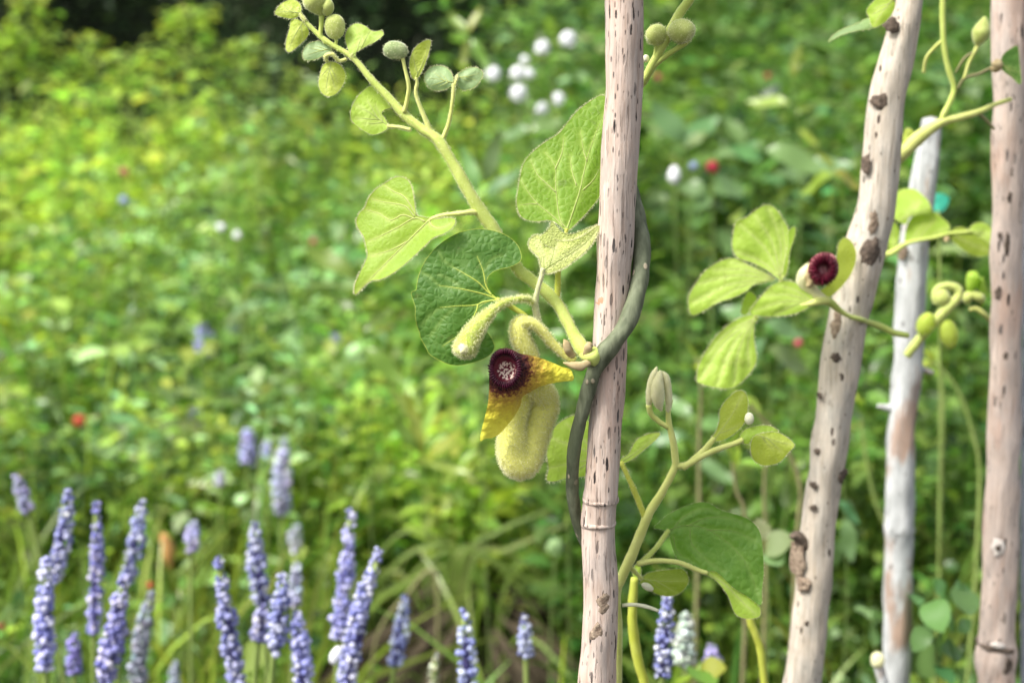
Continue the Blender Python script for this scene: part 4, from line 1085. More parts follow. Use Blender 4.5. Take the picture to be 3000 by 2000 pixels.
leaf(cv, R5([(264, 840), (310, 742), (380, 652), (470, 596), (560, 575), (640, 611), (740, 666), (832, 712), (760, 732), (690, 746), (640, 790), (560, 830), (460, 862), (370, 912), (284, 946)]), R5([(832, 714)])[0], R5([(275, 930)])[0], YV, M['leaf_lime'], d0=-4, fold=(.35, .2), wave=9, pucker=4, vw=3.5, fuzz=500, seed=33, veins=fan(R5, (826, 712), [(290, 860), (330, 740), (430, 650), (540, 600), (420, 870)]))
leaf(cv, R5([(318, 1370), (330, 1282), (380, 1180), (450, 1082), (540, 1002), (640, 952), (722, 954), (692, 1012), (692, 1120), (706, 1250), (642, 1350), (570, 1412), (490, 1426), (400, 1412), (330, 1390)]), R5([(705, 958)])[0], R5([(470, 1420)])[0], YV, M['leaf_lime'], d0=-20, fold=(.25, .25), wave=10, pucker=5, vw=3.5, fuzz=500, seed=34, veins=fan(R5, (700, 962), [(345, 1360), (390, 1200), (450, 1405), (560, 1390), (660, 1290)]))
leaf(cv, R5([(664, 932), (720, 850), (800, 762), (880, 726), (960, 735), (1030, 772), (1082, 840), (1070, 882), (970, 932), (860, 952), (740, 952)]), R5([(1078, 860)])[0], R5([(668, 930)])[0], YV, M['leaf_lime'], d0=-30, fold=(.3, .15), wave=7, pucker=4, vw=3.5, fuzz=400, seed=35, veins=fan(R5, (1074, 860), [(690, 920), (760, 820), (850, 750), (840, 940)]))
leaf(cv, R5([(608, 930), (625, 850), (660, 792), (712, 840), (672, 905), (640, 945)]), R5([(640, 940)])[0], R5([(662, 795)])[0], YV, M['leaf_lime'], d0=6, wave=4, seed=36, fuzz=120)
stem('side_stem', R5([(1180, 850, -22, 12), (1110, 860, -30, 11), (1000, 880, -28, 5), (860, 860, -12, 5), (740, 900, -14, 5), (700, 960, -20, 6)]), YV, M['stem_light'], cv)
stem('side_stem', R5([(850, 800, -8, 5), (868, 740, -2, 6), (870, 690, 0, 6)]), YV, M['stem_light'], cv)
stem('main_stem', R5([(1140, 850, -26, 12), (1190, 862, -16, 12), (1250, 912, 2, 9), (1310, 952, 16, 7), (1390, 975, 50, 7), (1440, 992, 100, 8), (1520, 1020, 130, 10), (1620, 1065, 140, 10), (1700, 1080, 160, 9)]), YV, M['stem_green'], cv)
cf = leaf(cv, R5([(1232, 580), (1248, 480), (1290, 440), (1342, 482), (1362, 560), (1342, 650), (1282, 742), (1222, 802), (1150, 852), (1095, 850), (1110, 800), (1180, 740)]), R5([(1110, 845)])[0], R5([(1290, 440)])[0], YV, M['leaf_young'], d0=-14, fold=(-.5, .4), wave=6, seed=37, fuzz=300, name='flower_bract')
fl2 = bud('flower', R5([(1170, 850, -24, 8), (1120, 822, -14, 14), (1070, 785, -8, 20), (1030, 735, -8, 24), (1030, 690, -16, 25), (1070, 660, -26, 26), (1130, 648, -40, 28)]), YV, M['felt_pale'], cv, fuzz=(900, .0007))
fl2['label'] = 'round crimson flower seen end on'
limb(fl2, R5, [(1045, 650), (1060, 590), (1100, 550), (1150, 535), (1205, 545), (1240, 590), (1248, 650), (1230, 700), (1190, 735), (1140, 755), (1085, 745), (1055, 705)], (1148, 648), 1, YV, -66, .1, M['throat_pink'], M['rim_crimson'], 62, 70, 40, [(1300, 600)], seed=5, ridges=27, spacing=4, bowl=2)
bud('dried_edge', R5([(1040, 760, -54, 5), (1060, 740, -58, 10), (1045, 690, -58, 9), (1050, 640, -56, 4)]), YV, M['bract'], fl2, wob=.4)

# leaf tuft at the top of the leaning stake
tv = thing('vine_tip', 'bright pair of leaves hanging over the top of the leaning stake', 'vine', W(2600, 40, .63))
K = dict(Yv=.63, par=tv, fuzz=200)
young(R6, [(494, 82), (540, 20), (600, -25), (700, -25), (708, 60), (662, 140), (602, 190), (542, 210), (512, 130)], (690, 0), (545, 205), M['leaf_glow'], 0, [(800, -200, 30, 6), (760, -90, 10, 6), (690, 0, 0, 6)], seed=41, **K)
young(R6, [(200, 322), (260, 252), (340, 211), (430, 180), (500, 140), (562, 190), (520, 222), (400, 240), (290, 275)], (550, 185), (202, 320), M['leaf_bluish'], 14, seed=42, **K)

# branching vine between leaning stake and right stake
bv = thing('climbing_vine', 'branching green vine spanning from the leaning stake to the edge stake', 'vine', W(2640, 450, .69))
stem('main_stem', R6([(700, 1250, 40, 18), (765, 1180, 10, 19), (835, 1108, 0, 19), (925, 1028, -5, 18), (1020, 962, -5, 15), (1110, 925, 0, 11), (1225, 895, 5, 10), (1350, 858, 10, 9), (1480, 800, 40, 7), (1600, 760, 60, 6)]), .69, M['stem_light'], bv, fuzz=(900, .0007))
stem('upright_stem', R6([(1065, 930, -2, 8), (1085, 870, 0, 8), (1132, 780, 5, 8), (1162, 672, 8, 8), (1112, 500, 8, 8), (1082, 300, 8, 8), (1075, 0, 8, 8), (1070, -300, 8, 8)]), .69, M['stem_green'], bv)
stem('side_stem', R6([(1190, 680, 4, 4), (1245, 600, 0, 5), (1350, 568, 0, 5), (1432, 528, 0, 5), (1490, 500, 0, 8)]), .69, M['stem_tan'], bv)
stem('side_stem', R6([(1240, 605, 0, 5), (1278, 480, 0, 5), (1330, 380, 0, 6), (1350, 330, 0, 8)]), .69, M['stem_light'], bv)
stem('side_stem', R6([(1172, 560, 6, 3), (1240, 450, 2, 4), (1310, 402, 0, 4)]), .69, M['stem_tan'], bv)
stem('side_stem', R6([(1085, 300, 8, 5), (1010, 370, 20, 5), (950, 450, 35, 5), (930, 560, 50, 5)]), .69, M['stem_light'], bv)
stem('side_stem', R6([(1350, 870, 10, 5), (1400, 910, 14, 5), (1470, 990, 20, 4)]), .69, M['stem_tan'], bv)
bud('flower_bud', R6([(1335, 350, 0, 6), (1350, 310, 0, 18), (1372, 250, 0, 26), (1388, 190, 0, 18), (1400, 130, 0, 4)]), .69, M['bud_green'], bv, fuzz=(400, .0006))
bud('leaf_bud', R6([(1440, 530, 0, 5), (1480, 520, -4, 14), (1495, 490, -6, 16), (1500, 455, -4, 6)]), .69, M['bract'], bv)
young(R6, [(1532, 432), (1600, 372), (1650, 358), (1664, 480), (1674, 645), (1602, 590), (1530, 530)], (1535, 490), (1665, 630), M['leaf_dark'], -10, Yv=.69, par=bv, seed=43, fuzz=120)
young(R6, [(764, 1082), (790, 990), (830, 985), (868, 1040), (830, 1112), (780, 1132)], (790, 1120), (820, 985), M['leaf_young'], 4, Yv=.69, par=bv, seed=44, fuzz=120)

# leaf cluster over the white stake
YC = .76
lc = thing('vine_cluster', 'curled soft green leaves crossing in front of the thin white stake', 'vine', W(2640, 720, YC))
K = dict(Yv=YC, par=lc, fuzz=150)
young(R7, [(708, 200), (750, 132), (840, 120), (900, 160), (942, 205), (962, 270), (900, 285), (820, 305), (790, 352), (730, 322), (700, 270)], (760, 320), (950, 240), M['leaf_lime'], 0, seed=51, cup=.5, **K)
young(R7, [(788, 482), (800, 362), (850, 292), (940, 260), (1032, 310), (1082, 370), (1040, 420), (920, 440), (850, 462)], (792, 478), (1078, 370), M['leaf_glow'], -8, seed=52, fold=(.3, -.2), **K)
young(R7, [(1072, 420), (1140, 370), (1210, 392), (1330, 470), (1352, 540), (1260, 562), (1160, 512)], (1080, 410), (1350, 530), M['leaf_olive'], 0, seed=53, **K)
young(R7, [(1208, 392), (1240, 350), (1290, 340), (1352, 380), (1352, 500), (1290, 450)], (1220, 395), (1350, 470), M['leaf_lime'], 6, seed=54, **K)
young(R7, [(690, 330), (735, 360), (750, 430), (720, 500), (685, 520), (675, 420)], (715, 500), (695, 340), M['leaf_lime'], 10, seed=55, **K)
stem('main_stem', R7([(600, 620, 60, 7), (660, 552, 20, 8), (710, 535, 4, 9), (775, 488, -4, 8), (860, 460, -8, 5), (980, 440, -6, 5), (1080, 412, 0, 5), (1220, 400, 4, 5)]), YC, M['stem_green'], lc)
bud('leaf_bud', oval_px(R7, 1060, 452, 18, 20, -6), YC, M['bract'], lc)

# nodding buds between white stake and right stake
nb_ = thing('bud_cluster', 'curled stalk carrying plump pale green buds beside the white stake', 'vine', W(2660, 1040, .74))
stem('main_stem', R7([(800, 1215, 10, 13), (860, 1130, 4, 14), (930, 1050, 0, 14), (1000, 970, -6, 15), (1075, 890, -8, 15), (1135, 830, -6, 14), (1130, 775, -2, 13), (1070, 755, 0, 12), (1010, 770, 2, 11), (985, 820, 2, 12), (1000, 870, 0, 12)]), .74, M['bud_green'], nb_, fuzz=(900, .0007))
bud('flower_bud', oval_px(R7, 1030, 830, 52, 58, -2, .3), .74, M['bud_green'], nb_, fuzz=(400, .0007))
bud('flower_bud', oval_px(R7, 922, 1004, 58, 80, -14, -.45), .74, M['leaf_young'], nb_, fuzz=(500, .0007))
bud('flower_bud', oval_px(R7, 1074, 1070, 60, 96, -10, .2), .74, M['leaf_young'], nb_, fuzz=(500, .0007))
stem('bud_stalk', R7([(1010, 975, -6, 6), (1040, 990, -8, 7), (1062, 1020, -10, 8)]), .74, M['bud_green'], nb_)
nb2 = thing('bud_cluster', 'small twisted young leaf tuft right of the nodding buds', 'vine', W(2850, 880, .75))
bud('leaf_bud', R7([(1210, 800, 0, 8), (1225, 740, 0, 18), (1240, 690, 0, 20), (1255, 665, 0, 8)]), .75, M['leaf_lime'], nb2)
bud('leaf_bud', R7([(1200, 880, 0, 6), (1195, 840, 0, 15), (1220, 810, 0, 14), (1270, 830, -4, 15), (1300, 860, -4, 10)]), .75, M['bud_green'], nb2)
bud('leaf_bud', R7([(1290, 700, 6, 5), (1290, 760, 6, 12), (1300, 830, 6, 10), (1290, 890, 6, 4)]), .75, M['leaf_lime'], nb2)
stem('main_stem', R7([(1210, 910, 0, 7), (1255, 905, 0, 8), (1310, 945, 0, 8), (1380, 1010, 30, 7), (1450, 1060, 60, 7)]), .75, M['stem_light'], nb2)
tagd = thing('plant_tag', 'round teal plastic tag beside the thin white stake', 'tag', W(2755, 595, .95))
leaf(tagd, R7([(958, 205), (970, 162), (1020, 148), (1070, 170), (1072, 212), (1042, 260), (1000, 272), (964, 242)]), R7([(1000, 270)])[0], R7([(1020, 150)])[0], .95, M['teal'], d0=0, fold=(.1, .1), wave=3, rim=False, seed=2, name='disc')
stem('wire', R7([(1005, 268, 0, 4), (1010, 400, 0, 4), (1015, 700, 0, 4), (1020, 2600, 0, 4)]), .95, M['stem_blur'], tagd)
G_WEED, G_FRESH = (.17, .29, .11), (.24, .34, .06)
plain('stem_weed', (.1, .17, .04), (.16, .22, .06), .6, 40)
# ------------------------------------------------------------------ lilac flower spikes
def floret_mesh(name):
    V, F = [], []
    A, B = 7, 5
    for j in range(1, B):
        p = math.pi * j / B
        for i in range(A):
            a = 2 * math.pi * i / A
            k = 1.0 + (.16 if j == B - 1 and i % 2 else 0)
            V.append((math.cos(a) * math.sin(p) * k * .5, math.sin(a) * math.sin(p) * k * .5, -math.cos(p) * .5))
    V += [(0, 0, -.5), (0, 0, .36)]
    for j in range(B - 2):
        for i in range(A):
            F.append((j * A + i, j * A + (i + 1) % A, (j + 1) * A + (i + 1) % A, (j + 1) * A + i))
    for i in range(A):
        F.append((len(V) - 2, (i + 1) % A, i)); F.append((len(V) - 1, (B - 2) * A + i, (B - 2) * A + (i + 1) % A))
    return np.array(V), F
FV, FF = floret_mesh('floret')
FLORET = make_mesh('floret', FV, FF, M['floret'])
# an opened floret: six pointed petals round a cup
ov, off_ = [(0, 0, -.45)], []
for i in range(6):
    a = i * math.pi / 3
    ov += [(math.cos(a - .42) * .3, math.sin(a - .42) * .3, .0), (math.cos(a + .42) * .3, math.sin(a + .42) * .3, .0), (math.cos(a) * .62, math.sin(a) * .62, .22)]
    k = 1 + 3 * i
    off_ += [(0, k, k + 1), (k, k + 2, k + 1), (0, k + 1, 1 + (k + 2) % 18)]
OPEN_FLORET = make_mesh('floret', ov, off_, M['floret'])
FT = tri(FF)
plain('spike_axis', (.05, .045, .14), (.09, .08, .2), .8, 300)
plain('spike_axis_pale', (.2, .22, .26), (.28, .3, .34), .8, 300)

def spike(T, top, bot, w, Y, label, fine=True, pal=None, gap=.93, curve=0.0, name='flower_spike', cat='flower spike', grp='lilac flower spikes', step=16.0):
    t_, b_ = T([top])[0], T([bot])[0]
    if Y < 1.4: Y = .74 + (Y - .98) * .85
    k = T([(1, 0)])[0][0] - T([(0, 0)])[0][0]
    px = PX(Y); w = w * k * 1.18
    P0, P1 = W(*b_, Y), W(*t_, Y)
    dirn = P1 - P0; Ls = np.linalg.norm(dirn); dirn /= Ls
    # the stalk leans like the spike then drops to the ground
    pts = [P1 - dirn * .006, P1 * .5 + P0 * .5, P0]
    z = P0[2]
    q = P0.copy(); dd = dirn.copy()
    while q[2] > -.02:
        dd = dd * .7 + np.array((0, 0, 1.0)) * .3; dd /= np.linalg.norm(dd)
        q = q - dd * .05; pts.append(q.copy())
    t = thing(name, label, cat, (pts[-1][0], pts[-1][1], 0), grp)
    c = catmull(pts, 4)
    V, F = tube_v(c, np.full(len(c), .0016), 6, .05)
    part('stalk', V, F, M['stem_blur'], t)
    V, F = tube_v(np.array([P0, (P0 + P1) / 2, P1]), np.array([w * .2, w * .2, w * .06]) * px, 8, .1)
    part('spike_core', V, F, M['spike_axis'] if fine else M['spike_axis_pale'], t)
    rows = max(5, int(Ls / px / step))
    a0 = RNG.random() * 6; bow = RNG.normal(0, .018) * Ls
    sx = np.cross(dirn, (0, 1.0, 0)); sx /= np.linalg.norm(sx); sy = np.cross(sx, dirn)
    loc, rot, siz = [], [], []
    for i in range(rows):
        s = (i + .5) / rows
        rad = w * .35 * (1 - .62 * max(0, s - .55) / .45) * (.72 + .28 * min(1, s * 8)) * RNG.uniform(.72, 1.2) * px
        m = 6 if s < .85 else 4
        if gap < 1 and RNG.random() > gap: m = 2
        for j in range(m):
            a = a0 + i * 2.4 + j * 6.283 / m + RNG.normal(0, .15)
            out = sx * math.cos(a) + sy * math.sin(a)
            loc.append(P0 + dirn * (Ls * (s + RNG.normal(0, .25) / rows)) + out * rad + sx * bow * 4 * s * (1 - s))
            dv = Vector(out * .8 + dirn * RNG.uniform(.2, .8))
            rot.append(dv.to_track_quat('Z', 'Y'))
            siz.append(w * .33 * px * RNG.uniform(.6, 1.25) * (1 - .35 * max(0, s - .7) / .3))
    tint = np.clip(np.array((1, 1, 1.0)) * RNG.uniform(.8, 1.12) * (1 + RNG.normal(0, .035, 3)), 0, 1.12)
    if fine:
        org = np.array(t['org'])
        for l_, r_, s_ in zip(loc, rot, siz):
            op = RNG.random() < .22
            fo = child('floret', OPEN_FLORET if op else FLORET, t, tuple(l_ - org), r_.to_euler(), (s_ * RNG.uniform(.8, 1.1), s_ * RNG.uniform(.8, 1.1), s_ * RNG.uniform(.9, 1.35)))
            fo.color = (*tint, 1)
    else:
        n = len(loc); VV = np.empty((n, len(FV), 3))
        for i, (l_, r_, s_) in enumerate(zip(loc, rot, siz)):
            VV[i] = (FV * np.array((s_, s_, s_ * 1.15))) @ np.array(r_.to_matrix()).T + l_
        Fq = (np.arange(n)[:, None, None] * len(FV) + FT[None]).reshape(-1, 3)
        base = np.array(pal or (.40, .40, .68))
        col = base[None] * np.exp(RNG.normal(0, .28, (n, 1))) * (1 + RNG.normal(0, .05, (n, 3)))
        part('florets', VV.reshape(-1, 3), Fq, M['petals'], t, {'col': np.repeat(np.c_[np.clip(col, 0, .9), np.ones(n)], len(FV), axis=0)}, kind='stuff')
    return t

spike(R9, (450, 290), (352, 900), 108, 1.06, 'tall lilac spike leaning over a shorter one near the left frame edge')
spike(R9, (305, 745), (300, 1480), 125, 1.02, 'thick dense lilac spike at the left, half hidden behind the taller one')
spike(R9, (632, 380), (615, 1240), 98, 1.12, 'greyish beaded lilac spike with a faded tip behind the front spikes', gap=.8)
spike(R9, (930, 365), (835, 900), 108, 1.14, 'blurred lilac spike rising directly behind the plump double-flowered one')
spike(R9, (815, 870), (665, 1640), 138, 1.00, 'plump pale lilac spike with one round floret jutting out low down')
spike(R9, (1000, 965), (905, 1640), 108, 1.16, 'grey-green faded spike under the small orange bloom', fine=False, pal=(.32, .34, .42))
spike(R9, (492, 1235), (490, 1505), 100, 1.14, 'short stubby spike with a deep violet stripe low at the left', fine=False, pal=(.26, .24, .56))
spike(R9, (1430, 735), (1575, 1640), 118, 1.00, 'long violet-blue spike tilting to the left in the lower middle left')
spike(R9, (105, 195), (185, 440), 88, 1.3, 'short pale lilac spike on a forked stalk at the far left', fine=False, pal=(.46, .45, .68))
spike(R9, (1265, 500), (1258, 695), 100, 1.35, 'small blurred lilac spike right of the orange bloom', fine=False, pal=(.40, .40, .62))
spike(R9, (1145, 1425), (1140, 1620), 78, 1.3, 'grey-lilac spike tip only just rising over the bottom edge', fine=False, pal=(.36, .40, .50))
spike(R10, (330, 510), (378, 1060), 118, 1.13, 'upright mauve spike standing behind the white-flecked one')
spike(R10, (512, 848), (452, 1360), 128, .99, 'whitish lilac spike with loose open florets', gap=.85)
spike(R10, (378, 1060), (350, 1290), 118, 1.03, 'short white-flecked lilac spike below the upright mauve one')
spike(R10, (600, 765), (585, 1060), 88, 1.22, 'smooth blurred grey-lilac spike behind the whitish one', fine=False, pal=(.48, .50, .66))
spike(R10, (600, 1090), (650, 1640), 132, .99, 'lilac spike with a deep blue lower half at the bottom edge')
spike(R10, (960, 435), (880, 1275), 118, 1.12, 'tall knobbly lilac spike with a thin bluish-white tip', gap=.85)
spike(R10, (1150, 690), (925, 1640), 132, .98, 'tallest sharp lilac spike, slanting right, white-speckled at its foot')
spike(R10, (1315, 985), (1245, 1450), 104, 1.14, 'lilac spike slanting right in front of the brown grass mound')
spike(R10, (1702, 1078), (1722, 1640), 118, .98, 'lilac spike with widely spaced round florets below the yellow pouch', gap=.75, step=23)
spike(R14, (1198, 1120), (1210, 1395), 104, 1.02, 'short purple spike alone on the brown mound left of the cane')
spike(R14, (2140, 990), (2105, 1520), 112, .92, 'lilac spike standing behind the yellow stem right of the cane')
spike(RD, (570, 985), (570, 1062), 38, 1.6, 'short blurred lilac spike above the front spikes, left of a taller one', fine=False)
spike(RD, (655, 1005), (648, 1182), 38, 1.5, 'tall thin blurred grey-lilac spike in mid meadow', fine=False, pal=(.46, .47, .64))
spike(RD, (467, 742), (467, 812), 36, 2.0, 'small lilac spike high up in the left meadow', fine=False, pal=(.33, .33, .62))
spike(RD, (768, 768), (768, 822), 32, 2.1, 'small dull lilac spike in the meadow left of the yellow flower', fine=False, pal=(.26, .26, .48))
spike(RD, (443, 928), (455, 992), 34, 1.9, 'small lilac spike below the high one in the left meadow', fine=False)
spike(RD, (765, 928), (763, 972), 30, 2.0, 'tiny lilac spike left of the yellow pouch', fine=False, pal=(.33, .33, .64))
spike(RD, (612, 1012), (612, 1048), 26, 1.6, 'tiny bluish spike tip between two blurred spikes', fine=False, pal=(.45, .5, .68))
spike(RD, (505, 1082), (505, 1112), 24, 1.6, 'tiny greyish spike tip above the long tilting spike', fine=False, pal=(.5, .5, .6))
spike(RD, (680, 1205), (682, 1265), 30, 1.5, 'faint pale spike head between the upright mauve and knobbly spikes', fine=False, pal=(.5, .52, .62))
spike(RD, (1636, 1480), (1636, 1560), 40, 1.2, 'blurred violet spike at the bottom between cane and leaning stake', fine=False, pal=(.36, .34, .6))
spike(RD, (1578, 1405), (1572, 1530), 44, 1.1, 'pale greenish-white seed spike right of the yellow stem', fine=False, pal=(.5, .58, .5), cat='seed spike', grp=None, name='seed_spike')
spike(RD, (1003, 1498), (995, 1600), 22, 1.1, 'thin pale green spike stub at the bottom edge', fine=False, pal=(.4, .42, .3), cat='seed spike', grp=None, name='seed_spike')
bb = thing('white_berry', 'single white berry-like bud hugging the tallest sharp lilac spike', 'bud', W(984, 1918, .75))
bud('bud_body', oval_px(R10, 860, 1385, 40, 62, 0, -.4), .75, M['white_petal'], bb)
stem('stalk', R10([(880, 1430, 0, 4), (895, 1500, 4, 4), (920, 1600, 8, 4)]), .75, M['stem_blur'], bb)

# ------------------------------------------------------------------ round blooms
def bloom(T, x, y, r, Y, mat, label, cat='flower', grp=None, name='round_flower', to=None, petals=46, sq=1.0):
    """a head of many small petals on a stalk that reaches the ground"""
    u, v = T([(x, y)])[0]; k = T([(1, 0)])[0][0] - T([(0, 0)])[0][0]
    if grp: Y += .3
    px = PX(Y); c = W(u, v, Y); rr = r * k * px * (.86 if grp else .75)
    pts = [c]
    if to:
        for q in T(to): pts.append(W(q[0], q[1], Y))
    e = pts[-1]
    pts += [np.array((e[0] + RNG.normal(0, .01), Y, e[2] * .5)), np.array((e[0] + RNG.normal(0, .02), Y, -.01))]
    t = thing(name, label, cat, (pts[-1][0], Y, 0), grp)
    cc = catmull(pts, 5); V, F = tube_v(cc, np.full(len(cc), .0008), 6, .05)
    part('stalk', V, F, M['stem_weed'], t)
    # petals on a sphere
    i = np.arange(petals); z = 1 - 1.75 * (i + .5) / petals; a = i * 2.39996
    d = np.c_[np.sqrt(np.maximum(0, 1 - z * z)) * np.cos(a), np.sqrt(np.maximum(0, 1 - z * z)) * np.sin(a), z]
    d += RNG.normal(0, .1, d.shape)
    pos = c + d * rr * .6 * np.array((1, 1, sq))
    upv = np.tile((0, 0, 1.0), (petals, 1))
    v_, f_, _ = leaves(pos, d, np.full(petals, rr * .5), np.full(petals, rr * .45), np.ones((petals, 3)), up=upv)
    part('petals', v_, f_, mat, t, kind='stuff')
    core = [(c[0], c[1], c[2])]
    C_ = np.array([c + np.array((0, 0, s)) * rr * .88 * sq for s in np.linspace(-1, 1, 9)])
    V, F = tube_v(C_, np.sqrt(np.maximum(.02, 1 - np.linspace(-1, 1, 9) ** 2)) * rr * .86, 12, .1)
    part('flower_head', V, F, mat, t)
    return t
WP = M['white_petal']; GW = 'white globe flowers left of the cane top'
bloom(R13, 750, 210, 54, 1.5, WP, 'highest white globe flower, nearest the cane top', grp=GW, to=[(730, 280), (690, 360), (668, 500)])
bloom(R13, 615, 255, 48, 1.52, WP, 'white globe flower second highest, left of the highest one', grp=GW, to=[(625, 320), (650, 420), (664, 520)])
bloom(R13, 520, 320, 30, 1.7, WP, 'small pale globe flower just above the white pair', grp=GW)
bloom(R13, 484, 390, 48, 1.55, WP, 'left half of the touching pair of white globe flowers', grp=GW)
bloom(R13, 540, 392, 36, 1.6, WP, 'smaller right half of the touching white globe pair', grp=GW)
bloom(R13, 352, 395, 48, 1.5, WP, 'leftmost white globe flower, beside the grey-green bud pair', grp=GW)
bloom(R13, 487, 498, 55, 1.48, WP, 'bright white globe flower under the touching pair', grp=GW)
bloom(R13, 695, 530, 44, 1.55, WP, 'white globe flower above the big veined leaf', grp=GW)
bloom(R13, 612, 578, 40, 1.58, WP, 'lowest white globe flower of the group, left of the big leaf', grp=GW)
bloom(R13, 1312, 930, 48, 1.5, WP, 'tall white flower head right of the cane in mid picture', sq=1.5)
bloom(R13, 1416, 880, 30, 1.7, M['blue_petal'], 'small grey-white flower between the tall white and the red one')
bloom(R13, 1515, 886, 48, 1.7, M['red_petal'], 'bright red flower right of the tall white head', petals=20)
bloom(R13, 1225, 408, 26, 2.4, M['pink_petal'], 'dull red speck of a flower near the round buds', petals=20)
bloom(R13, 1810, 405, 24, 2.5, M['red_petal'], 'dark red speck of a flower far behind the stakes', petals=20)
bloom(R5, 985, 1130, 40, 1.4, M['pink_petal'], 'pinkish red flower under the lime leaves of the crimson-flowered vine', petals=20)
bloom(RD, 720, 555, 11, 2.2, M['pink_petal'], 'tiny red flower in the meadow left of the glowing leaf', petals=20)
bloom(RD, 286, 395, 14, 2.3, M['pink_petal'], 'pink-red flower high in the left meadow above a pale blue one', petals=20)
bloom(RD, 284, 460, 15, 2.2, M['blue_petal'], 'pale blue flower directly under the pink-red one', petals=20)
bloom(RD, 182, 966, 21, 1.7, M['scarlet_petal'], 'scarlet flower in the left meadow above the spikes', petals=24)
bloom(RD, 2, 1437, 12, 1.3, M['red_petal'], 'red flower cut by the left frame edge', petals=20)
bloom(R9, 985, 925, 30, 1.2, M['scarlet_petal'], 'small orange bloom sitting on top of the grey-green spike', petals=20, sq=1.3)
bloom(RD, 545, 540, 14, 2.0, WP, 'white speck of a flower in mid meadow, right of its twin', petals=20)
bloom(RD, 508, 522, 14, 2.0, WP, 'white speck of a flower in mid meadow, left of its twin', petals=20)
bloom(RD, 1275, 1255, 30, 1.25, M['leaf_bluish'], 'pale blue-green leaf rosette close left of the cane node', petals=24)
of = bloom(R9, 1108, 790, 44, 1.45, M['orange_petal'], 'orange-yellow tubular bloom among the left spikes', petals=16, sq=1.5)
px = PX(1.45)
bud('upper_bloom', R9([(1060, 590, 0, 8), (1080, 620, 0, 16), (1108, 690, 0, 20), (1110, 760, 0, 18)]), 1.45, M['orange_petal'], of)

# ------------------------------------------------------------------ arching grass tuft on its brown mound
tc = W(1350, 1760, 1.5)
tuft = thing('grass_tuft', 'arching green grass tuft over a brown mound of dead blades', 'grass tuft', (tc[0], 1.5, 0))
def blade_part(name, pts, w, mat, parent, n=6):
    c = catmull(pts, n); m = len(c)
    T_ = np.gradient(c, axis=0); T_ /= np.linalg.norm(T_, axis=1)[:, None]
    sd_ = np.cross(T_, np.tile((0, -.8, .6), (m, 1))); sd_ /= np.linalg.norm(sd_, axis=1)[:, None] + 1e-9
    up_ = np.cross(sd_, T_)
    t_ = np.linspace(0, 1, m); ww = w * np.clip(np.minimum(1, t_ * 5 + .35) * (1 - t_ ** 2.5) + .05, 0, 1)
    V = np.concatenate([c + sd_ * ww[:, None] / 2 + up_ * ww[:, None] * .18, c, c - sd_ * ww[:, None] / 2 + up_ * ww[:, None] * .18])
    F = []
    for i in range(m - 1):
        F += [(i, i + 1, m + i + 1, m + i), (m + i, m + i + 1, 2 * m + i + 1, 2 * m + i)]
    return part(name, V, F, mat, parent)
plain('grass_green', (.10, .165, .025), (.15, .21, .04), .55, 60, trans=.25)
plain('grass_pale', (.12, .17, .035), (.17, .2, .05), .6, 60, trans=.2)
# crown of the tuft is seen at about (1330, 1640)
for pts in ([(1330, 1660), (1420, 1600), (1540, 1650), (1640, 1760), (1690, 1880)], [(1320, 1660), (1400, 1620), (1500, 1700), (1580, 1820), (1620, 1930)], [(1340, 1650), (1260, 1640), (1180, 1720), (1150, 1830)], [(1350, 1640), (1250, 1600), (1150, 1660), (1090, 1780), (1070, 1950)],
            [(1360, 1640), (1450, 1560), (1560, 1510), (1640, 1480)], [(1370, 1650), (1480, 1610), (1600, 1560), (1680, 1530)], [(1330, 1650), (1240, 1560), (1160, 1570), (1080, 1680), (1040, 1850)], [(1380, 1650), (1460, 1650), (1560, 1700), (1660, 1720)], [(1360, 1660), (1380, 1720), (1370, 1790)],
            [(1340, 1660), (1440, 1640), (1540, 1720), (1600, 1790)], [(1300, 1680), (1240, 1700), (1280, 1800), (1310, 1870)]):
    dz = RNG.uniform(-.04, .06)
    P_ = [np.array((tc[0] + RNG.normal(0, .02), 1.5 + RNG.normal(0, .02), .02))] + [W(a, b, 1.5 + dz) for a, b in pts]
    blade_part('blade', P_, RNG.uniform(.004, .007), M['grass_green'] if RNG.random() < .7 else M['grass_pale'], tuft)
for i in range(14):
    a = RNG.uniform(0, 6.283); r0 = RNG.uniform(0, .03); L = RNG.uniform(.1, .22); hh = RNG.uniform(.05, .17)
    b0 = np.array((tc[0] + math.cos(a) * r0, 1.5 + math.sin(a) * r0, .01)); o_ = np.array((math.cos(a), math.sin(a), 0))
    blade_part('blade', [b0, b0 + o_ * L * .35 + np.array((0, 0, hh)), b0 + o_ * L * .75 + np.array((0, 0, hh * .9)), b0 + o_ * L * 1.1 + np.array((0, 0, hh * .3))], RNG.uniform(.003, .006), M['grass_green'] if i % 3 else M['grass_pale'], tuft, n=4)
for i in range(90):
    a = RNG.uniform(0, 6.283); L = RNG.uniform(.08, .2)
    b0 = np.array((tc[0] + .02 + math.cos(a) * .04, 1.5 + math.sin(a) * .04, RNG.uniform(.08, .15))); o_ = np.array((math.cos(a), math.sin(a), 0))
    blade_part('dead_blade', [b0, b0 + o_ * L * .5 + np.array((0, 0, -.03)), b0 + o_ * L + np.array((0, 0, -.13))], RNG.uniform(.004, .009), M['dry_grass'], tuft, n=4)

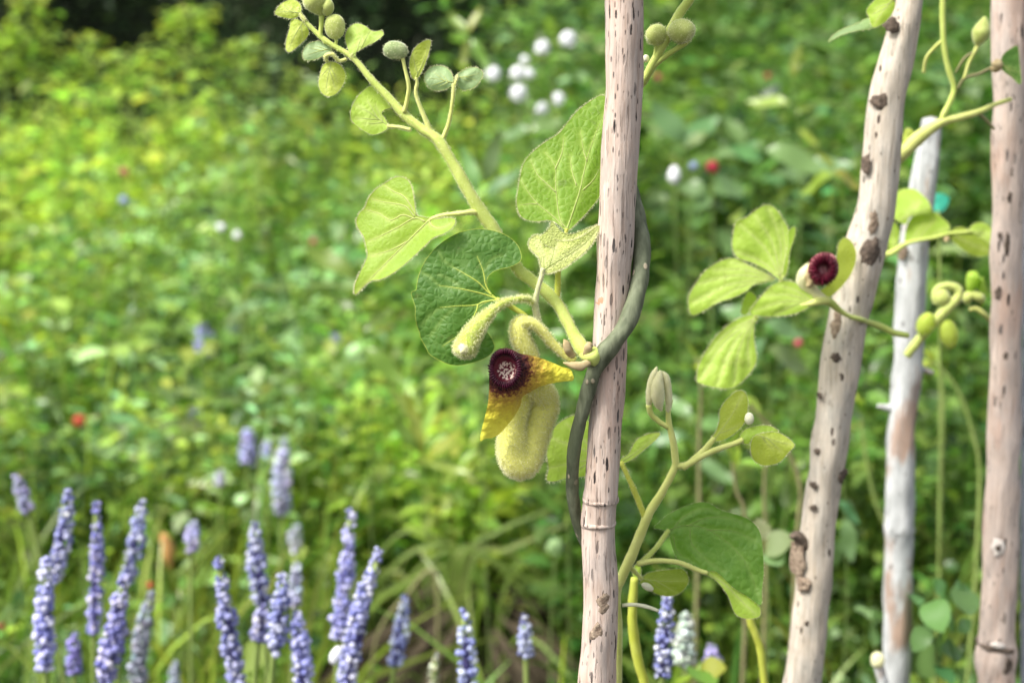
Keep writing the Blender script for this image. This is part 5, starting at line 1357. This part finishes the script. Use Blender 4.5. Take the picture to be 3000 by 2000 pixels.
# long loose stalks crossing the meadow
for pts, Y, r, lab, mat in (
    (RD([(700, 1190), (690, 1040), (650, 880), (600, 770)]), 1.7, 6, 'straight green stalk rising right of the blurred mid-meadow spikes', 'stem_blur'),
    (RD([(730, 1020), (690, 900), (640, 800)]), 1.75, 6, 'parallel green stalk beside the straight one in mid meadow', 'stem_blur'),
    (RD([(560, 690), (640, 662), (720, 655), (800, 660)]), 1.9, 5, 'arching pale stalk in mid meadow left of the glowing leaf', 'stem_blur'),
    (RD([(1605, 1200), (1606, 1020), (1610, 900), (1600, 820)]), 1.1, 9, 'tan upright stalk just right of the pale folded bud', 'stem_tan'),
    (RD([(1715, 1260), (1690, 1120), (1680, 1040)]), .95, 10, 'short tan stalk under the curled round leaf', 'stem_tan'),
    (RD([(1760, 1300), (1755, 1150), (1758, 1060)]), 1.0, 10, 'second tan stalk between round leaf and leaning stake', 'stem_tan'),
    (RD([(1830, 1260), (1838, 1120), (1800, 1020), (1720, 930)]), 1.0, 11, 'bowed olive stalk bending behind the leaning stake', 'stem_tan'),
    (RD([(2155, 1400), (2160, 1150), (2165, 900), (2150, 830)]), 1.15, 10, 'upright yellow-green stalk between white stake and edge stake', 'stem_blur'),
    (RD([(2070, 1330), (2010, 1150), (1985, 1020), (1975, 930)]), 1.1, 10, 'bent olive stalk left of the white stake foot', 'stem_blur'),
    (RD([(2250, 1150), (2230, 980), (2190, 880), (2125, 815)]), 1.05, 9, 'slanting stalk running up to the nodding buds', 'stem_blur'),
    (RD([(1000, 1320), (930, 1370), (870, 1450), (850, 1560)]), 1.3, 8, 'dry bent stalk left of the brown mound', 'stem_tan'),
    (RD([(120, 1420), (80, 1280), (40, 1170)]), 1.32, 7, 'pale forked stalk at the far left', 'stem_blur'),
    (RD([(420, 1420), (440, 1320), (452, 1250)]), 1.36, 6, 'thin pale stalk under the small blurred spike', 'stem_blur'),
    (RD([(390, 400), (320, 300), (250, 210)]), 2.6, 5, 'faint pale diagonal stalk high in the left meadow', 'stem_blur'),
    (RD([(590, 380), (540, 320), (500, 270)]), 2.6, 5, 'faint pale diagonal stalk below the dark hedge', 'stem_blur')):
    C_ = [W(a, b, Y) for a, b in pts]
    g0 = C_[0].copy(); C_ = [np.array((g0[0], Y, -.01)), np.array((g0[0], Y, g0[2] * .5))] + C_
    t = thing('plant_stalk', lab, 'stalk', (g0[0], Y, 0))
    c = catmull(C_, 5); V, F = tube_v(c, np.linspace(r * .9, r * .45, len(c)) * PX(Y), 7, .2)
    part('stalk', V, F, M[mat], t)
    tip_ = c[-1]; dr = c[-1] - c[-4]; dr /= np.linalg.norm(dr)
    pos = np.array([tip_ - dr * .004 * i for i in range(4)]); d_ = dr[None] + RNG.normal(0, .6, (4, 3))
    L_ = np.full(4, .02)
    v_, f_, c_ = leaves(pos, d_, L_, L_ * .4, shade(G_YEL, 4))
    part('tip_leaves', v_, f_, M['herb'], t, {'col': c_})

# ------------------------------------------------------------------ single plants one can pick out behind the stakes
def weed(base, lvs, Y, label, name='broadleaf_weed', cat='weed', stemp=None, colr=G_WEED, w=.42, grp=None, r=6):
    """stem points and leaves given as (base, tip) in photograph pixels"""
    C_ = [W(a, b, Y) for a, b in RD(stemp)]
    g0 = C_[0].copy()
    t = thing(name, label, cat, (g0[0], Y, 0), grp)
    c = catmull([np.array((g0[0] + .01, Y + .01, -.01)), np.array((g0[0], Y, g0[2] * .55))] + C_, 5)
    V, F = tube_v(c, np.linspace(r * .6, r * .3, len(c)) * PX(Y), 7, .08)
    part('stem', V, F, M['stem_weed'], t)
    for (b_, t_) in lvs:
        B_, T2 = W(*RD([b_])[0], Y), W(*RD([t_])[0], Y + RNG.uniform(-.03, .03))
        d = T2 - B_; L = np.linalg.norm(d); d /= L
        nrm = np.array((RNG.normal(0, .3), -.75, .65)); sd_ = np.cross(d, nrm); sd_ /= np.linalg.norm(sd_); up_ = np.cross(sd_, d)
        V, F = [], []
        K = 8
        for i in range(K + 1):
            s = i / K; ww = w * L * .5 * math.sin(math.pi * min(1, s * .97 + .02)) ** .8 * (1.15 - .4 * s)
            mid = B_ + d * L * s + up_ * (-.16 * L * s * s + .05 * L * math.sin(s * 7))
            V += [mid + sd_ * ww + up_ * ww * .25, mid, mid - sd_ * ww + up_ * ww * .25]
        for i in range(K):
            F += [(3 * i, 3 * i + 3, 3 * i + 4, 3 * i + 1), (3 * i + 1, 3 * i + 4, 3 * i + 5, 3 * i + 2)]
        col = np.repeat(np.c_[shade(colr, 1, .15), [[1]]], len(V), axis=0)
        part('leaf', V, F, M['herb'], t, {'col': col})
    return t
weed(None, [((1740, 330), (1690, 345)), ((1760, 345), (1905, 385)), ((1750, 370), (1680, 330)), ((1850, 385), (1960, 370))], 1.6, 'weed with two broad blue-green leaves right of the red flower', stemp=[(1800, 520), (1790, 440), (1770, 350)])
weed(None, [((1915, 400), (1830, 440)), ((1915, 395), (1985, 430)), ((1912, 390), (1880, 340)), ((1910, 420), (1960, 480))], 1.35, 'leafy weed rising close left of the leaning stake', stemp=[(1905, 620), (1910, 500), (1914, 395)], colr=G_FRESH)
weed(None, [((1625, 440), (1560, 425)), ((1640, 440), (1715, 420)), ((1625, 445), (1600, 480))], 1.6, 'low rounded blue-green leaves under the red flower', stemp=[(1640, 560), (1630, 450)], w=.8)
weed(None, [((1570, 330), (1500, 230)), ((1575, 325), (1650, 260)), ((1580, 335), (1620, 300)), ((1560, 320), (1485, 280))], 1.9, 'blue-green broad-leaved weed right of the cane below the round buds', stemp=[(1580, 520), (1575, 420), (1572, 325)], w=.5)
weed(None, [((1820, 180), (1835, 100)), ((1825, 150), (1858, 120)), ((1815, 170), (1795, 150)), ((1815, 240), (1710, 225)), ((1830, 260), (1870, 240)), ((1835, 300), (1880, 330))], 1.8, 'upright bud-tipped weed left of the leaning stake top', stemp=[(1840, 420), (1830, 280), (1818, 160)], colr=G_FRESH, w=.3)
weed(None, [((1075, 80), (1030, 25)), ((1078, 75), (1100, 10)), ((1080, 95), (1040, 70)), ((1085, 90), (1120, 160)), ((1075, 95), (1060, 150))], 1.7, 'pale forked seedling behind the upper branch', stemp=[(1090, 330), (1080, 200), (1076, 85)], colr=G_FRESH, w=.3)
weed(None, [((1110, 420), (1150, 300)), ((1100, 440), (1060, 330)), ((1120, 450), (1190, 380)), ((1100, 470), (1040, 420))], 1.4, 'broad blue-green strap leaves behind the branch fork', stemp=[(1110, 700), (1108, 560), (1105, 440)], w=.28)
weed(None, [((1230, 430), (1300, 390)), ((1220, 300), (1290, 270)), ((1215, 300), (1150, 310)), ((1225, 330), (1280, 320))], 1.7, 'bluish leaves beneath the white globe flowers', stemp=[(1240, 520), (1230, 420), (1220, 290)], w=.6)
weed(None, [((820, 640), (700, 560)), ((830, 720), (760, 680)), ((840, 800), (930, 880)), ((835, 760), (900, 700)), ((840, 850), (780, 900))], 1.55, 'broad soft leaves left of the yellow flower', stemp=[(850, 1000), (845, 900), (825, 650)], w=.32, colr=G_THICK)
weed(None, [((960, 1000), (905, 870)), ((970, 1000), (1010, 890)), ((965, 1040), (900, 950)), ((980, 1060), (1050, 980)), ((970, 1050), (940, 900)), ((975, 1060), (1080, 1080))], 1.5, 'upright strap-leaved plant below left of the yellow flower', stemp=[(980, 1200), (975, 1100), (968, 1010)], w=.2, colr=G_FRESH)
weed(None, [((1290, 640), (1350, 560)), ((1285, 700), (1220, 640)), ((1300, 720), (1370, 690)), ((1310, 780), (1240, 760))], 1.3, 'dark leaves in the gap between branch and cane', stemp=[(1310, 980), (1305, 820), (1290, 640)], w=.45, colr=G_THICK)
weed(None, [((1580, 1000), (1480, 1010)), ((1590, 960), (1520, 900)), ((1600, 980), (1700, 960)), ((1600, 1060), (1690, 1100))], 1.4, 'blue-green leaves behind the pale folded bud', stemp=[(1600, 1200), (1600, 1080), (1590, 960)], w=.35)
weed(None, [((1750, 730), (1650, 700)), ((1760, 740), (1850, 770)), ((1755, 780), (1700, 850)), ((1765, 800), (1870, 850))], 1.3, 'blue-green leaves under the lime-leaved vine', stemp=[(1770, 1000), (1765, 870), (1755, 740)], w=.45, colr=G_WEED)
weed(None, [((1930, 920), (1870, 900)), ((1935, 930), (1990, 960)), ((1940, 1190), (1960, 1290)), ((1930, 1240), (1890, 1320)), ((1925, 1150), (1980, 1200))], 1.05, 'small pale leaves tucked right of the leaning stake foot', stemp=[(1945, 1400), (1940, 1200), (1932, 930)], w=.4)
weed(None, [((1760, 1260), (1815, 1235)), ((1755, 1240), (1740, 1185)), ((1770, 1270), (1790, 1290))], .85, 'pale green leaf pair behind the large dark leaf', stemp=[(1765, 1480), (1765, 1380), (1760, 1255)], w=.75, colr=G_WEED)
mint = [((2110, 1390), (2090, 1350)), ((2150, 1400), (2110, 1440)), ((2165, 1385), (2200, 1430)), ((2170, 1370), (2150, 1330)), ((2190, 1360), (2245, 1355)), ((2140, 1380), (2160, 1440)), ((2205, 1355), (2230, 1400)),
        ((2130, 1440), (2100, 1490)), ((2200, 1450), (2235, 1420)), ((2140, 1470), (2180, 1510)), ((2150, 1500), (2100, 1530)), ((2160, 1490), (2220, 1500)), ((2150, 1530), (2190, 1560))]
weed(None, mint, .80, 'fresh green lobed herb at the foot of the edge stake', stemp=[(2150, 1620), (2150, 1480), (2175, 1375)], w=.62, colr=(.11, .23, .07), name='leafy_herb', cat='herb')
weed(None, [((2090, 1500), (2060, 1450)), ((2095, 1510), (2130, 1480)), ((2000, 1420), (1970, 1380)), ((2005, 1420), (2040, 1400)), ((2000, 1430), (2020, 1470))], .95, 'small leaves crowding the white stake foot', stemp=[(2010, 1600), (2010, 1500), (2002, 1420)], w=.5, colr=G_WEED, name='leafy_herb', cat='herb')
weed(None, [((560, 1520), (610, 1490)), ((560, 1525), (650, 1540)), ((575, 1530), (590, 1560))], 1.05, 'bright leaf clump at the bottom edge between two front spikes', stemp=[(575, 1640), (570, 1580), (562, 1522)], w=.6, colr=G_FRESH, name='leafy_herb', cat='herb')
weed(None, [((1610, 1540), (1660, 1530)), ((1605, 1545), (1560, 1550)), ((1600, 1540), (1630, 1560))], .80, 'bright green leaves at the bottom edge right of the yellow stem', stemp=[(1610, 1640), (1608, 1590), (1605, 1542)], w=.7, colr=G_FRESH, name='leafy_herb', cat='herb')
sb = thing('twig_stub', 'short grey twig topped by a pale round bud at the white stake foot', 'twig', W(2575, 1990, .74) * np.array((1, 1, 0)))
stem('twig', R8([(735, 1470, 0, 16), (745, 1520, 0, 16), (760, 1580, 0, 17), (800, 1900, 0, 18), (820, 2600, 0, 18), (820, 3800, 0, 18)]), .74, M['stake_white'], sb)
bud('round_bud', oval_px(R8, 728, 1436, 42, 46, -4), .74, M['felt_pale'], sb, fuzz=(300, .0006))

# tall herb stalks standing clear of the meadow against the hedge
def tall_herb(T, top, base, Y, label, wpx, n):
    tp, bs_ = W(*T([top])[0], Y), W(*T([base])[0], Y)
    t = thing('tall_herb', label, 'herb', (bs_[0], Y, 0), 'tall herbs against the hedge')
    c = catmull([np.array((bs_[0], Y, -.01)), bs_, (bs_ + tp) / 2, tp], 5)
    V, F = tube_v(c, np.linspace(.004, .002, len(c)), 6, .05)
    part('stem', V, F, M['stem_blur'], t)
    s = RNG.random(n) ** .8
    a = RNG.random(n) * 6.283
    w = wpx * PX(Y)
    pos = bs_ + (tp - bs_) * s[:, None] + np.c_[np.cos(a), np.sin(a), RNG.normal(0, .3, n)] * (w * RNG.uniform(.1, .6, n))[:, None]
    L = RNG.uniform(.012, .034, n)
    v_, f_, c_ = leaves(pos, np.c_[np.cos(a), np.sin(a), RNG.normal(.3, .4, n)], L, L * .55, shade(G_YEL, n, .2))
    part('foliage', v_, f_, M['herb'], t, {'col': c_}, kind='stuff')
tall_herb(R11, (190, -30), (240, 620), 3.2, 'tallest herb spire against the dark hedge at the far left', 75, 153)
tall_herb(R11, (40, 210), (40, 640), 3.2, 'broad herb head cut by the left frame edge', 112, 153)
tall_herb(R11, (560, 250), (600, 640), 3.25, 'rounded herb head standing alone against the dark hedge', 137, 119)
tall_herb(R11, (1300, 60), (1290, 480), 3.3, 'tall bushy herb spire left of the upper vine tip', 112, 187)
tall_herb(R11, (900, 350), (900, 640), 3.2, 'bushy herb head right of the rounded one', 125, 136)
tall_herb(R11, (1620, 300), (1620, 600), 3.3, 'pale herb top below the vine tip', 112, 119)
